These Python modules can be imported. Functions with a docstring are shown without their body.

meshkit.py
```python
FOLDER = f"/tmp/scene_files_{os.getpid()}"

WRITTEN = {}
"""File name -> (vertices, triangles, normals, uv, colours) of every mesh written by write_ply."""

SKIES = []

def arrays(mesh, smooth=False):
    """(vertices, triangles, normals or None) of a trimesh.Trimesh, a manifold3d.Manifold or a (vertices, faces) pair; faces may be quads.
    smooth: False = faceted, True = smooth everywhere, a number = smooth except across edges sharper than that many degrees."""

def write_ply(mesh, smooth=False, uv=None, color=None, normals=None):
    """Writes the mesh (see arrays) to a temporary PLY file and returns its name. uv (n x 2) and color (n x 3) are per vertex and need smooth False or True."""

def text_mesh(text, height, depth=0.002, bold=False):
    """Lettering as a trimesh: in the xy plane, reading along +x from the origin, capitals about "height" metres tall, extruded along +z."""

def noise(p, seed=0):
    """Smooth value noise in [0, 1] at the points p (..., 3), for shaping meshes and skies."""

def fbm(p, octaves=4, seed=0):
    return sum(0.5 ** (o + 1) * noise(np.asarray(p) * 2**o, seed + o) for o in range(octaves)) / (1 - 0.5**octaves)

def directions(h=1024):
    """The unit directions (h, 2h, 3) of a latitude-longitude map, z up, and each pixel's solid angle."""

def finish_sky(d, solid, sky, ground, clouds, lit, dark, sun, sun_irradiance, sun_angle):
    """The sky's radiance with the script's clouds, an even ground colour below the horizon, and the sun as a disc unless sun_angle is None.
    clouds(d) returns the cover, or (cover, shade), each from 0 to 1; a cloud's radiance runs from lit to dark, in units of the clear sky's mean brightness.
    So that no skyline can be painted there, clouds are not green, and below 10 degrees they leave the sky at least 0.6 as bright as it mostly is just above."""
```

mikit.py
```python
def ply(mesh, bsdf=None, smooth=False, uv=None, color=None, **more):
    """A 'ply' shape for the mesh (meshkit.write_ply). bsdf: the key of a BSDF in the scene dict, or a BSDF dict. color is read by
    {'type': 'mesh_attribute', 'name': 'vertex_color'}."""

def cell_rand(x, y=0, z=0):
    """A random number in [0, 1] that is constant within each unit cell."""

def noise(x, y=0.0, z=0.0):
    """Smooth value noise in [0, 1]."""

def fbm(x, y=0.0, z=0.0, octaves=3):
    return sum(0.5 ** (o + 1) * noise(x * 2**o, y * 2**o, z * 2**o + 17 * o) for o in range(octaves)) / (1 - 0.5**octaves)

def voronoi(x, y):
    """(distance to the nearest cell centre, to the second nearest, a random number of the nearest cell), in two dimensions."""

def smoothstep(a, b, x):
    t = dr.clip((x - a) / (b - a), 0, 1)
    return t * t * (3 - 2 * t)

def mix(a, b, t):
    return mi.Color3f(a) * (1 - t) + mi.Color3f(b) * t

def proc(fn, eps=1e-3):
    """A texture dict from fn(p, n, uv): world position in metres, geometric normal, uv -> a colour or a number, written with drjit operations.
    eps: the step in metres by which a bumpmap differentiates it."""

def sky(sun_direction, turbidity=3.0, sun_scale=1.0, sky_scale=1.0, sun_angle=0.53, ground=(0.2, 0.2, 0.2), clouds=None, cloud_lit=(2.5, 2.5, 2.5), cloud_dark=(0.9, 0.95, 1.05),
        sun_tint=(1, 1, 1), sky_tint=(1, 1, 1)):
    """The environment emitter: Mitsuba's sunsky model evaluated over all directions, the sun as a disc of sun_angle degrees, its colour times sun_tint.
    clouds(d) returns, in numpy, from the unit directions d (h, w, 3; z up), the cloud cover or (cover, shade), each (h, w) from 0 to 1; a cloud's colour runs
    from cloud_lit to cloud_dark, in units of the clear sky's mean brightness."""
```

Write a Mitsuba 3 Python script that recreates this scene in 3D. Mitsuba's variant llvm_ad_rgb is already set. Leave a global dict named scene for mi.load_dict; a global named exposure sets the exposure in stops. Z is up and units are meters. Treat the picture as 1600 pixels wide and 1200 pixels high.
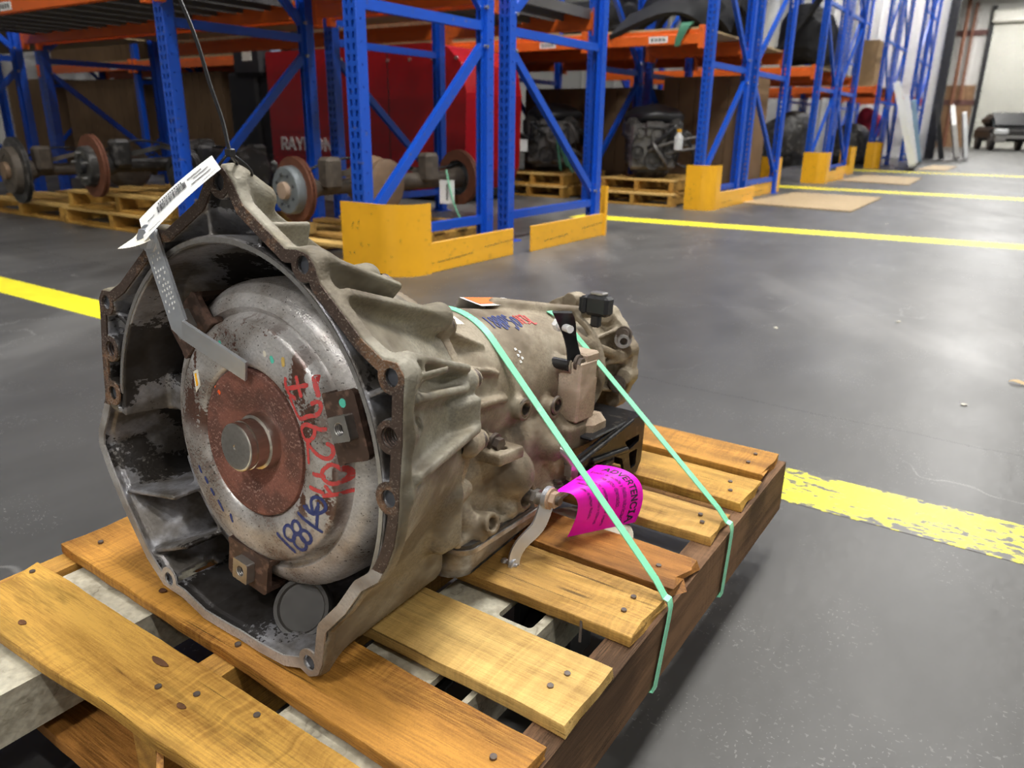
import math, random
import numpy as np, trimesh, mitsuba as mi, drjit as dr
import mikit, meshkit
from mikit import noise, fbm, smoothstep, mix, cell_rand
from trimesh.creation import box as tbox, cylinder as tcyl, icosphere, extrude_polygon
from shapely.geometry import Polygon, Point, LineString, box as sbox
from shapely.ops import unary_union

random.seed(7)
RNG = np.random.default_rng(7)
scene, labels = {}, {}
T4 = mi.ScalarTransform4f

# ---------------------------------------------------------------- camera, lights, exposure
CAM = np.array([0.0, 0.0, 0.72])
DOWN = np.array([0.1902357829, -0.2608847616, -0.9464404303])
FWD = np.array([-0.5236336440, 0.7885028081, -0.3226005712])
scene['camera'] = {'type': 'thinlens', 'fov': 68.05, 'fov_axis': 'x', 'aperture_radius': 0.0017, 'focus_distance': 0.84,
                   'near_clip': 0.02, 'far_clip': 200.0,
                   'to_world': T4().look_at(origin=CAM.tolist(), target=(CAM + FWD).tolist(), up=(-DOWN).tolist())}
exposure = 2.35
LAMP = 34.0                       # radiance of the high bay panels
LAMP_RGB = [LAMP, LAMP * 0.985, LAMP * 0.95]
LAMPS = [(-0.3, 0.75), (-0.25, 2.3), (-0.2, -3.4), (-0.2, 5.4), (-0.2, 10.0), (-0.2, 15.0), (-0.2, 20.5), (5.0, -1.0), (5.0, 8.0), (5.0, 16.0), (-4.8, 5.8), (-3.6, 22.6), (-0.6, 24.0), (-1.0, 28.5), (-3.6, 31.0), (-0.5, 35.0), (-3.2, 39.0), (-2.2, 43.0), (1.6, 42.5), (-1.6, -5.6)]  # several are added fill: over the pallet, behind the camera, truck and far end
CEIL = 6.6

# ---------------------------------------------------------------- helpers
def put(key, mesh, mat, smooth=False, label=None, cat=None, group=None, kind=None, tw=None, **kw):
    while key in scene:
        base, _, n = key.rpartition('_')
        key = f'{base}_{int(n)+1:03d}' if n.isdigit() and len(n) == 3 else key + '_001'
    d = mesh if isinstance(mesh, dict) else mikit.ply(mesh, mat, smooth=smooth, **kw)
    if tw is not None:
        d = {**d, 'to_world': tw}
    scene[key] = d
    tag(key, label, cat, group, kind)
    return key

def tag(key, label=None, cat=None, group=None, kind=None):
    e = {}
    if label: e['label'] = label
    if cat: e['category'] = cat
    if group: e['group'] = group
    if kind: e['kind'] = kind
    if e: labels[key] = e

_used = {}
def name(base):
    n = _used.get(base, 0); _used[base] = n + 1
    return base if n == 0 else f'{base}_{n:03d}'

def thing(base, label, cat, group=None):
    k = name(base); tag(k, label, cat, group); return k

def cat_(ms): return trimesh.util.concatenate(ms)

def bx(x0, x1, y0, y1, z0, z1, bev=0.0):
    if bev <= 0:
        m = tbox(extents=(x1 - x0, y1 - y0, z1 - z0))
    else:
        b = min(bev, (x1 - x0) / 2.01, (y1 - y0) / 2.01, (z1 - z0) / 2.01)
        hx, hy, hz = (x1 - x0) / 2, (y1 - y0) / 2, (z1 - z0) / 2
        pts = []
        for sx in (-1, 1):
            for sy in (-1, 1):
                for sz in (-1, 1):
                    pts += [(sx * hx, sy * (hy - b), sz * (hz - b)), (sx * (hx - b), sy * hy, sz * (hz - b)), (sx * (hx - b), sy * (hy - b), sz * hz)]
        m = trimesh.convex.convex_hull(np.array(pts))
    m.apply_translation(((x0 + x1) / 2, (y0 + y1) / 2, (z0 + z1) / 2))
    return m

def between(p, q):
    p, q = np.asarray(p, float), np.asarray(q, float)
    d = q - p; L = np.linalg.norm(d); d = d / L
    up = np.array([0, 0, 1.0]) if abs(d[2]) < 0.95 else np.array([0, 1.0, 0])
    a = np.cross(up, d); a /= np.linalg.norm(a); b = np.cross(d, a)
    M = np.eye(4); M[:3, 0], M[:3, 1], M[:3, 2], M[:3, 3] = a, b, d, (p + q) / 2
    return M, L

def bar(p, q, w, h):               # box beam from p to q, w sideways, h upwards
    M, L = between(p, q); m = tbox(extents=(w, h, L)); m.apply_transform(M); return m

def rod(p, q, r, n=16):
    M, L = between(p, q); m = tcyl(radius=r, height=L, sections=n); m.apply_transform(M); return m

def tube(pts, r, n=8, closed=False):
    pts = np.asarray(pts, float); k = len(pts)
    t = np.gradient(pts, axis=0); t /= np.linalg.norm(t, axis=1, keepdims=True) + 1e-12
    a = np.cross(t[0], [0.13, 0.31, 0.94]); a /= np.linalg.norm(a)
    rr = np.broadcast_to(r, (k,)); V = []
    for i in range(k):
        a = a - t[i] * (a @ t[i]); a /= np.linalg.norm(a) + 1e-12
        b = np.cross(t[i], a); th = np.arange(n) / n * 2 * np.pi
        V.append(pts[i] + rr[i] * (np.cos(th)[:, None] * a + np.sin(th)[:, None] * b))
    V = np.vstack(V); F = []
    for i in range(k - 1):
        for j in range(n):
            A, B = i * n + j, i * n + (j + 1) % n
            F += [(A, B, B + n), (A, B + n, A + n)]
    c0, c1 = len(V), len(V) + 1
    V = np.vstack([V, pts[0], pts[-1]])
    for j in range(n):
        F += [(c0, (j + 1) % n, j), (c1, (k - 1) * n + j, (k - 1) * n + (j + 1) % n)]
    return trimesh.Trimesh(V, F, process=False)

def spline(pts, n=24):
    from scipy.interpolate import CubicSpline
    pts = np.asarray(pts, float); s = np.r_[0, np.cumsum(np.linalg.norm(np.diff(pts, axis=0), axis=1))]
    return CubicSpline(s, pts)(np.linspace(0, s[-1], n))

def ribbon(P, W, t):               # strip of points P (n,3), half width vectors W (n,3), thickness t
    P, W = np.asarray(P, float), np.asarray(W, float); n = len(P)
    tan = np.gradient(P, axis=0); nor = np.cross(tan, W); nor /= np.linalg.norm(nor, axis=1, keepdims=True)
    V = np.vstack([P - W - nor * t / 2, P + W - nor * t / 2, P + W + nor * t / 2, P - W + nor * t / 2]); F = []
    for i in range(n - 1):
        for a in range(4):
            b = (a + 1) % 4
            F += [(a * n + i, b * n + i, b * n + i + 1), (a * n + i, b * n + i + 1, a * n + i + 1)]
    for i, s in ((0, 1), (n - 1, -1)):
        q = [i, n + i, 2 * n + i, 3 * n + i]
        q = q if s < 0 else q[::-1]
        F += [(q[0], q[1], q[2]), (q[0], q[2], q[3])]
    m = trimesh.Trimesh(V, F, process=False); m.fix_normals(); return m

def lathe(prof, n=96, axis='y'):    # prof: list of (along, radius)
    prof = np.asarray(prof, float); th = np.arange(n) / n * 2 * np.pi; k = len(prof)
    V = np.stack([np.outer(prof[:, 1], np.cos(th)), np.repeat(prof[:, :1], n, 1), np.outer(prof[:, 1], np.sin(th))], -1).reshape(-1, 3)
    F = []
    for i in range(k - 1):
        for j in range(n):
            A, B = i * n + j, i * n + (j + 1) % n
            F += [(A, A + n, B + n), (A, B + n, B)]
    m = trimesh.Trimesh(V, F, process=False); m.merge_vertices(); m.update_faces(m.nondegenerate_faces())
    if axis == 'x': m.vertices = m.vertices[:, [1, 0, 2]]; m.invert()
    if axis == 'z': m.vertices = m.vertices[:, [0, 2, 1]]; m.invert()
    m.fix_normals()
    return m

def moved(m, loc=(0, 0, 0), rz=0.0, rx=0.0, ry=0.0):
    m = m.copy()
    for ang, ax in ((rx, (1, 0, 0)), (ry, (0, 1, 0)), (rz, (0, 0, 1))):
        if ang: m.apply_transform(trimesh.transformations.rotation_matrix(ang, ax))
    m.apply_translation(loc); return m

def plank(x0, x1, y0L, y1L, y0R, y1R, z0, z1, seed=0, rough=0.0012, jag=(0, 0), n=40):
    """Board along x whose long edges run from (y0L, y1L) at x0 to (y0R, y1R) at x1; uneven edges, slight cup, ragged ends."""
    g = np.random.default_rng(seed)
    prof = np.array([[0, .12], [.012, 0], [.33, 0], [.66, 0], [.988, 0], [1, .12], [1, .88], [.988, 1], [.66, 1], [.33, 1], [.012, 1], [0, .88]])
    s = np.linspace(0, 1, n); w = []
    e = [meshkit.fbm(np.c_[s * 9, np.full(n, seed + 3.7 * k), np.zeros(n)], 3) - .5 for k in range(4)]
    V = []
    for i in range(n):
        ya, yb = y0L + (y0R - y0L) * s[i] + e[0][i] * rough * 4, y1L + (y1R - y1L) * s[i] + e[1][i] * rough * 4
        x = x0 + (x1 - x0) * s[i]
        for k, (u, v) in enumerate(prof):
            xx = x
            if i == 0: xx += jag[0] * (g.random() - .3)
            if i == n - 1: xx -= jag[1] * (g.random() - .3)
            z = z0 + (z1 - z0) * v + e[2][i] * rough * 1.5 * (1 if v > .5 else .4)
            V.append((xx, ya + (yb - ya) * u, z))
    V = np.array(V); m = len(prof); F = []
    for i in range(n - 1):
        for k in range(m):
            a, b = i * m + k, i * m + (k + 1) % m
            F += [(a, b + m, b), (a, a + m, b + m)]
    c0, c1 = len(V), len(V) + 1
    V = np.vstack([V, V[:m].mean(0), V[-m - 0:].mean(0)])
    for k in range(m):
        F += [(c0, k, (k + 1) % m), (c1, (n - 1) * m + (k + 1) % m, (n - 1) * m + k)]
    t = trimesh.Trimesh(V, F, process=False); t.fix_normals(); return t

# ---------------------------------------------------------------- materials
def rgb(*c): return {'type': 'rgb', 'value': [float(v) for v in c]}
def lin(r, g, b):
    return [((v / 255 / 12.92) if v / 255 <= .04045 else ((v / 255 + .055) / 1.055) ** 2.4) for v in (r, g, b)]
def mat(key, col, rough=.5, metal=0.0, spec=.5, bump=None, bscale=1.0, **kw):
    b = {'type': 'principled', 'base_color': mikit.proc(col) if callable(col) else rgb(*col),
         'roughness': mikit.proc(rough) if callable(rough) else float(rough),
         'metallic': mikit.proc(metal) if callable(metal) else float(metal), 'specular': float(spec), **kw}
    if bump is not None:
        b = {'type': 'bumpmap', 'texture': mikit.proc(bump, eps=kw.pop('eps', 6e-4)), 'scale': float(bscale), 'bsdf': b}
    scene[key] = {'type': 'twosided', 'bsdf': b}
    return key

def f_floor(p, n, uv):
    a = fbm(p.x * .9, p.y * .45, 0, 4); b = fbm(p.x * 7, p.y * 3.2, 4., 4)
    sm = fbm(p.x * 2.2 + p.y * 1.6, (p.y - p.x) * .5, 9., 4)
    v = .044 + .062 * a + .035 * (b - .5) + .055 * smoothstep(.5, .8, sm)
    spk = smoothstep(.84, .9, noise(p.x * 300, p.y * 300, 1.)) * smoothstep(.55, .8, noise(p.x * 9, p.y * 9, 3.))
    sc = smoothstep(.009, .0, dr.abs(fbm(p.x * 3.1 + 5, p.y * 3.1, 2., 4) - .5)) * smoothstep(.5, .7, noise(p.x * 2.3, p.y * 2.3, 8.))
    crack = smoothstep(.0022, .0008, dr.abs(p.y - 2.03 - .012 * (noise(p.x * 14, 0., 5.) - .5) + p.x * .02)) * .8
    c = mix((1.0, .975, .93), (1.0, .985, .955), smoothstep(.35, .65, noise(p.x * .8, p.y * .8, 6.))) * (v + .06 * spk + .07 * sc)
    return c * (1 - .75 * crack)
def r_floor(p, n, uv):
    return .33 + .12 * fbm(p.x * 3, p.y * 2, 0, 4)
mat('m_floor', f_floor, r_floor, spec=.36, bump=lambda p, n, uv: fbm(p.x * 60, p.y * 60, 0, 3), bscale=.0005)

def wood(base, dark, seed, grain=1.0, stain=.5, ax='x'):
    def f(p, n, uv):
        if ax == 'y': p = mi.Point3f(p.y, p.x, p.z)
        if ax == 'z': p = mi.Point3f(p.z, p.y, p.x)
        x, y, z = p.x * 3.2 + seed, p.y * 70, p.z * 70
        w = fbm(p.x * 2.5 + seed, p.y * 14, p.z * 14, 3) * 5
        g = fbm(x, y + w, z + seed, 4)
        fib = fbm(p.x * 45 + seed, p.y * 900, p.z * 900, 3); fine = noise(p.x * 900, p.y * 1100, p.z * 900)
        ring = .5 + .5 * dr.sin((p.y * 160 + p.z * 100 + 16 * fbm(p.x * 1.3 + seed * 2, p.y * 9, p.z * 3, 3)))
        saw = fbm(p.x * 330 + 3 * noise(p.x * 20, p.y * 60, seed * 1.0), p.y * 10 + seed, 0., 2) - .5
        st = smoothstep(.50, .70, fbm(p.x * 6 + seed * 3, p.y * 22, p.z * 6, 5) + .22 * (fib - .5)) * stain
        crk = smoothstep(.80, .86, noise(p.x * 9 + seed, p.y * 520, p.z * 520)) * smoothstep(.5, .65, noise(p.x * 5, p.y * 20, seed * 2.0))
        big = fbm(p.x * 5 + seed, p.y * 12, seed * 1.0, 3)
        t = dr.clip(.18 + 1.1 * grain * (g - .40) + .16 * ring + .55 * saw * smoothstep(.4, .6, noise(p.x * 4, p.y * 8, seed + 4.)) + .8 * (fib - .5) + .25 * (fine - .5) + .9 * (big - .45), 0, 1)
        c = mix(base, dark, t) * (1 - .6 * crk)
        return c * (1 - .66 * st)
    return f
WOODS = [((.52, .25, .045), (.20, .075, .013)), ((.56, .32, .065), (.26, .115, .02)), ((.42, .185, .04), (.15, .055, .011)), ((.55, .32, .085), (.22, .11, .026)), ((.68, .45, .15), (.38, .22, .06))]
for i, (a, b) in enumerate(WOODS):
    mat(f'm_wood{i}', wood(a, b, 3.1 * i + 1, 1.0, .5 if i < 4 else .25), .62, spec=.35,
        bump=lambda p, n, uv: fbm(p.x * 22, p.y * 420, p.z * 420, 3), bscale=.0009)
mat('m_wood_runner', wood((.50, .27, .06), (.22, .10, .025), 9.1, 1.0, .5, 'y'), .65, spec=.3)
mat('m_knot', wood((.16, .07, .025), (.05, .02, .01), 4.4, 1.3, .6), .6)
mat('m_wood_end', wood((.20, .11, .05), (.06, .032, .015), 8.2, 1.2, .7), .8, spec=.2)
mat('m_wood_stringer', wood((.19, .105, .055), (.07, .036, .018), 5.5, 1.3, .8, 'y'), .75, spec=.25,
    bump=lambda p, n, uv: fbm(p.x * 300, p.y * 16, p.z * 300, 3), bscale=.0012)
def steel_paint(c, wear=(.02, .02, .02), amt=.0, rough=.38, k=30.):
    def f(p, n, uv):
        t = smoothstep(.70, .78, fbm(p.x * k, p.y * k, p.z * k, 4)) * amt
        v = .88 + .24 * fbm(p.x * 4, p.y * 4, p.z * 4, 3)
        return mix(c, wear, t) * v
    return f
mat('m_blue', steel_paint((.005, .072, .49), (.10, .10, .12), .5), .30, spec=.6)
mat('m_orange', steel_paint((.72, .125, .012), (.12, .05, .03), .5), .42, spec=.5)
mat('m_guard', steel_paint((.86, .43, .016), (.05, .04, .02), .35, k=40.), .30, spec=.6)
mat('m_line', steel_paint((.80, .68, .03), (.20, .19, .13), .6, k=18.), .45, spec=.5)
def f_worn(p, n, uv):
    e = dr.abs(p.y - 1.555) / .085
    g = fbm(p.x * 70, p.y * 150, 0, 5); b = fbm(p.x * 6, p.y * 10, 3., 3)
    t = smoothstep(.36, .52, g + .75 * (b - .44) - .16 * smoothstep(.55, 1.0, e))
    t = dr.maximum(t, smoothstep(-1.2, -2.4, p.x))
    return mix(mi.Color3f(.105, .10, .092) * (.8 + .5 * g), mi.Color3f(.80, .70, .03) * (.85 + .3 * b), t)
mat('m_worn', f_worn, .4, spec=.5)
mat('m_strap', steel_paint((.20, .60, .37), (.5, .85, .65), .25, k=90.), .33, spec=.6)
mat('m_pink', (.93, .006, .60), .45, spec=.4)
mat('m_black_ink', (.012, .010, .014), .6)
mat('m_paper', (.80, .80, .79), .55)
mat('m_cream', (.70, .66, .56), .6)
mat('m_orange_print', (.80, .17, .03), .5)
mat('m_red_paint', lambda p, n, uv: mix((.58, .062, .06), (.40, .12, .11), smoothstep(.55, .75, fbm(p.x * 500, p.y * 500, p.z * 500, 2))), .5)
mat('m_blue_paint', lambda p, n, uv: mix((.012, .022, .13), (.05, .07, .20), fbm(p.x * 400, p.y * 400, p.z * 400, 2)), .5)
mat('m_teal_paint', (.10, .55, .42), .5)
mat('m_orange_paint', (.85, .12, .03), .5)
mat('m_gold_paint', (.60, .42, .12), .5)
def cast(c0, c1, dirt, k=1.0):
    def f(p, n, uv):
        a = fbm(p.x * 26 * k, p.y * 26 * k, p.z * 26 * k, 4); b = fbm(p.x * 420, p.y * 420, p.z * 420, 3)
        d = smoothstep(.45, .62, fbm(p.x * 11 + 4, p.y * 11, p.z * 15, 5) + .12 * (b - .5))
        c = mix(c0, c1, smoothstep(.3, .7, a)) * (.72 + .56 * b)
        return mix(c, mi.Color3f(dirt) * (.7 + .6 * b), d * .72)
    return f
CB = lambda p, n, uv: fbm(p.x * 650, p.y * 650, p.z * 650, 3)
mat('m_cast', cast((.27, .25, .20), (.20, .175, .125), (.10, .078, .052)), .58, metal=.25, spec=.45, bump=CB, bscale=.0007)
mat('m_case', cast((.34, .29, .215), (.22, .175, .12), (.10, .07, .042)), .58, metal=.2, spec=.45, bump=CB, bscale=.0007)
mat('m_pad', cast((.56, .46, .36), (.46, .37, .28), (.24, .17, .11), 1.5), .62, metal=.15, spec=.4, bump=CB, bscale=.0006)
def f_inner(p, n, uv):
    a = fbm(p.x * 30, p.y * 30, p.z * 30, 4); b = fbm(p.x * 300, p.y * 300, p.z * 300, 3)
    oil = smoothstep(.53, .58, fbm(p.x * 13 + 2, p.y * 13, p.z * 13 + 7, 5) + .20 * (b - .5))
    return mix(mix((.36, .36, .385), (.15, .135, .12), smoothstep(.35, .65, a)) * (.75 + .5 * b), (.022, .018, .015), oil * .9)
mat('m_inner', f_inner, lambda p, n, uv: .30 + .25 * fbm(p.x * 40, p.y * 40, p.z * 40, 3), metal=.55, spec=.5, bump=CB, bscale=.0006)
def f_face(p, n, uv):
    b = fbm(p.x * 260, p.y * 260, p.z * 260, 4); a = fbm(p.x * 24, p.y * 24, p.z * 24, 4)
    c = mix((.075, .050, .040), (.21, .115, .065), smoothstep(.52, .75, a + .3 * (b - .5))) * (.7 + .6 * b)
    c = mix(c, (.30, .25, .21), smoothstep(.60, .72, fbm(p.x * 700, p.y * 700, p.z * 700, 3) + .3 * (a - .5)) * .8)
    return c
mat('m_face_alu', cast((.54, .53, .52), (.42, .40, .385), (.24, .20, .17)), .42, metal=.55, spec=.5, bump=CB, bscale=.0004)
mat('m_face', f_face, .5, metal=.35, spec=.5, bump=CB, bscale=.0005)
mat('m_bright', lambda p, n, uv: mix((.62, .61, .60), (.42, .40, .38), fbm(p.x * 200, p.y * 200, p.z * 200, 3)), .30, metal=.9)
P0 = np.array([-0.6146002711, 0.4217544818, 0.4117686227])
AR = np.array([0.9996420688, -0.0267532120, 0.0]); AV = np.array([0.0266780039, 0.9968318931, -0.0749297073]); AU = np.array([0.0020046103, 0.0749028876, 0.9971888181])
LM = np.eye(4); LM[:3, 0], LM[:3, 1], LM[:3, 2], LM[:3, 3] = AR / 1000, AV / 1000, AU / 1000, P0
LI = np.linalg.inv(LM)
def loc(p):                        # world point -> transmission coordinates in mm (drjit)
    q = [float(LI[i, 0]) * p.x + float(LI[i, 1]) * p.y + float(LI[i, 2]) * p.z + float(LI[i, 3]) for i in range(3)]
    return q
def LW(p): return (np.asarray(p, float) @ LM[:3, :3].T) + LM[:3, 3]
def f_conv(p, n, uv):
    x, y, z = loc(p); r = dr.sqrt(x * x + z * z)
    a = fbm(p.x * 22, p.y * 22, p.z * 22, 5); b = fbm(p.x * 420, p.y * 420, p.z * 420, 4)
    c = mix((.60, .58, .57), (.38, .35, .325), smoothstep(.36, .64, a)) * (.72 + .56 * b)
    run = fbm(x * .055 + 3, z * .02, 1., 4)
    rust = smoothstep(.54, .62, run + .35 * (b - .5)) * smoothstep(135., 118., r + 22 * (a - .5)) * smoothstep(-60., -20., z + .3 * x)
    rust = dr.maximum(rust, smoothstep(.58, .72, a + .5 * (b - .5)) * .55)
    speck = smoothstep(.70, .76, fbm(p.x * 480, p.y * 480, p.z * 480, 3) + .34 * (a - .5))
    c = mix(c, mi.Color3f(.125, .062, .045) * (.7 + .6 * b), rust)
    return mix(c, (.045, .035, .03), speck * .75)
mat('m_conv', f_conv, lambda p, n, uv: .27 + .25 * fbm(p.x * 60, p.y * 60, p.z * 60, 3), metal=.55, spec=.5, bump=CB, bscale=.0004)
def f_rust(p, n, uv):
    a = fbm(p.x * 40, p.y * 40, p.z * 40, 4); b = fbm(p.x * 500, p.y * 500, p.z * 500, 4)
    c = mix((.235, .095, .07), (.13, .058, .045), smoothstep(.35, .65, a)) * (.65 + .7 * b)
    return mix(c, (.40, .25, .21), smoothstep(.62, .74, b + .35 * (a - .5)) * .6)
mat('m_rust', f_rust, .62, metal=.15, spec=.4, bump=CB, bscale=.0007)
mat('m_lug', lambda p, n, uv: mix((.085, .052, .040), (.20, .12, .09), smoothstep(.5, .75, fbm(p.x * 120, p.y * 120, p.z * 120, 4))), .48, metal=.4, spec=.5, bump=CB, bscale=.0006)
mat('m_hub', lambda p, n, uv: mix((.74, .71, .66), (.56, .52, .47), fbm(p.x * 300, p.y * 60, p.z * 300, 3)), .2, metal=1.0)
mat('m_zinc', lambda p, n, uv: mix((.76, .80, .87), (.62, .65, .70), fbm(p.x * 60, p.y * 60, p.z * 60, 3)), .40, metal=.85)
mat('m_steel', lambda p, n, uv: mix((.50, .49, .47), (.30, .28, .26), fbm(p.x * 90, p.y * 90, p.z * 90, 4)), .34, metal=.85)
mat('m_bolt', lambda p, n, uv: mix((.20, .17, .15), (.10, .075, .06), fbm(p.x * 200, p.y * 200, p.z * 200, 3)), .45, metal=.7)
mat('m_hole', (.075, .08, .095), .45, metal=.3)
def f_pan(p, n, uv):
    b = fbm(p.x * 380, p.y * 380, p.z * 380, 4); a = fbm(p.x * 28, p.y * 28, p.z * 28, 4)
    return mix((.54, .53, .52), (.28, .25, .22), smoothstep(.38, .62, a + .2 * (b - .5))) * (.75 + .5 * b)
mat('m_pan', f_pan, .40, metal=.6, spec=.5, bump=CB, bscale=.0004)
mat('m_black_steel', lambda p, n, uv: mix((.010, .010, .011), (.03, .027, .024), smoothstep(.6, .75, fbm(p.x * 90, p.y * 90, p.z * 90, 4))), .33, spec=.25)
mat('m_plastic', (.016, .016, .018), .38, spec=.5)
mat('m_matte_black', (.013, .013, .014), .62, spec=.3)
mat('m_rubber', lambda p, n, uv: mix((.045, .042, .038), (.025, .022, .02), fbm(p.x * 60, p.y * 60, p.z * 60, 3)), .42, spec=.5)
def f_fork(p, n, uv):
    b = fbm(p.x * 60, p.y * 60, p.z * 60, 5); v = dr.abs(fbm(p.x * 34, p.y * 34, p.z * 34 + 3, 4) - .5)
    f = fbm(p.x * 260, p.y * 260, p.z * 260, 3)
    c = mix((.47, .44, .345), (.36, .33, .25), smoothstep(.4, .65, b)) * (.8 + .4 * f)
    return mix(c, (.16, .14, .10), smoothstep(.030, .0, v) * .55 * smoothstep(.48, .62, b))
mat('m_fork', f_fork, .55, spec=.4, bump=lambda p, n, uv: fbm(p.x * 90, p.y * 90, p.z * 90, 4), bscale=.0012)
mat('m_wall', lambda p, n, uv: mi.Color3f(.74, .73, .70) * (.93 + .14 * fbm(p.x * .6, p.y * .6, p.z * .3, 3)), .6)
mat('m_ceiling', (.42, .42, .41), .8)
mat('m_lampbody', (.7, .7, .7), .5)
mat('m_girt', (.16, .07, .06), .6)
mat('m_dark', (.018, .018, .02), .5)
mat('m_wain', wood((.40, .23, .12), (.26, .14, .07), 2.2, .6, .1, 'z'), .7)
mat('m_door', (.80, .785, .70), .55)
mat('m_copper', (.30, .13, .08), .45, metal=.4)
mat('m_white', (.74, .75, .75), .35, spec=.5)
mat('m_red', lambda p, n, uv: mi.Color3f(.36, .006, .010) * (.85 + .3 * fbm(p.x * 3, p.y * 3, p.z * 3, 3)), .32, spec=.55)
mat('m_channel', (.13, .125, .12), .5, metal=.3)
mat('m_rotor', lambda p, n, uv: mix((.19, .068, .035), (.11, .04, .022), fbm(p.x * 30, p.y * 30, p.z * 30, 4)), .7, metal=.2)
mat('m_hat', lambda p, n, uv: mix((.23, .26, .28), (.16, .175, .185), fbm(p.x * 25, p.y * 25, p.z * 25, 4)), .55, metal=.3)
mat('m_hubrust', (.46, .33, .24), .6, metal=.2)
mat('m_axle', lambda p, n, uv: mix((.16, .13, .10), (.06, .05, .042), fbm(p.x * 25, p.y * 25, p.z * 25, 4)), .6, metal=.3)
mat('m_diff', lambda p, n, uv: mix((.30, .19, .11), (.14, .095, .065), fbm(p.x * 18, p.y * 18, p.z * 18, 4)), .6, metal=.2)
mat('m_engine', lambda p, n, uv: mix((.040, .038, .036), (.12, .115, .11), smoothstep(.5, .75, fbm(p.x * 22, p.y * 22, p.z * 22, 4))), .42, metal=.3)
mat('m_alu', lambda p, n, uv: mix((.22, .21, .20), (.11, .105, .10), fbm(p.x * 30, p.y * 30, p.z * 30, 4)), .45, metal=.6)
mat('m_cardboard', lambda p, n, uv: mi.Color3f(.36, .24, .13) * (.9 + .2 * fbm(p.x * 8, p.y * 8, p.z * 8, 3)), .8, spec=.2)
mat('m_brown', lambda p, n, uv: mi.Color3f(.20, .125, .07) * (.8 + .4 * fbm(p.x * 5, p.y * 5, p.z * 2, 3)), .8, spec=.2)
mat('m_plywood', wood((.46, .34, .19), (.34, .24, .12), 6.1, .5, .1), .6)
mat('m_green_cloth', (.04, .17, .10), .7)
mat('m_leaf', (.42, .30, .15), .6)
mat('m_glass', (.25, .30, .32), .1, spec=.6)
mat('m_crimson', (.45, .02, .05), .6)
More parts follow.
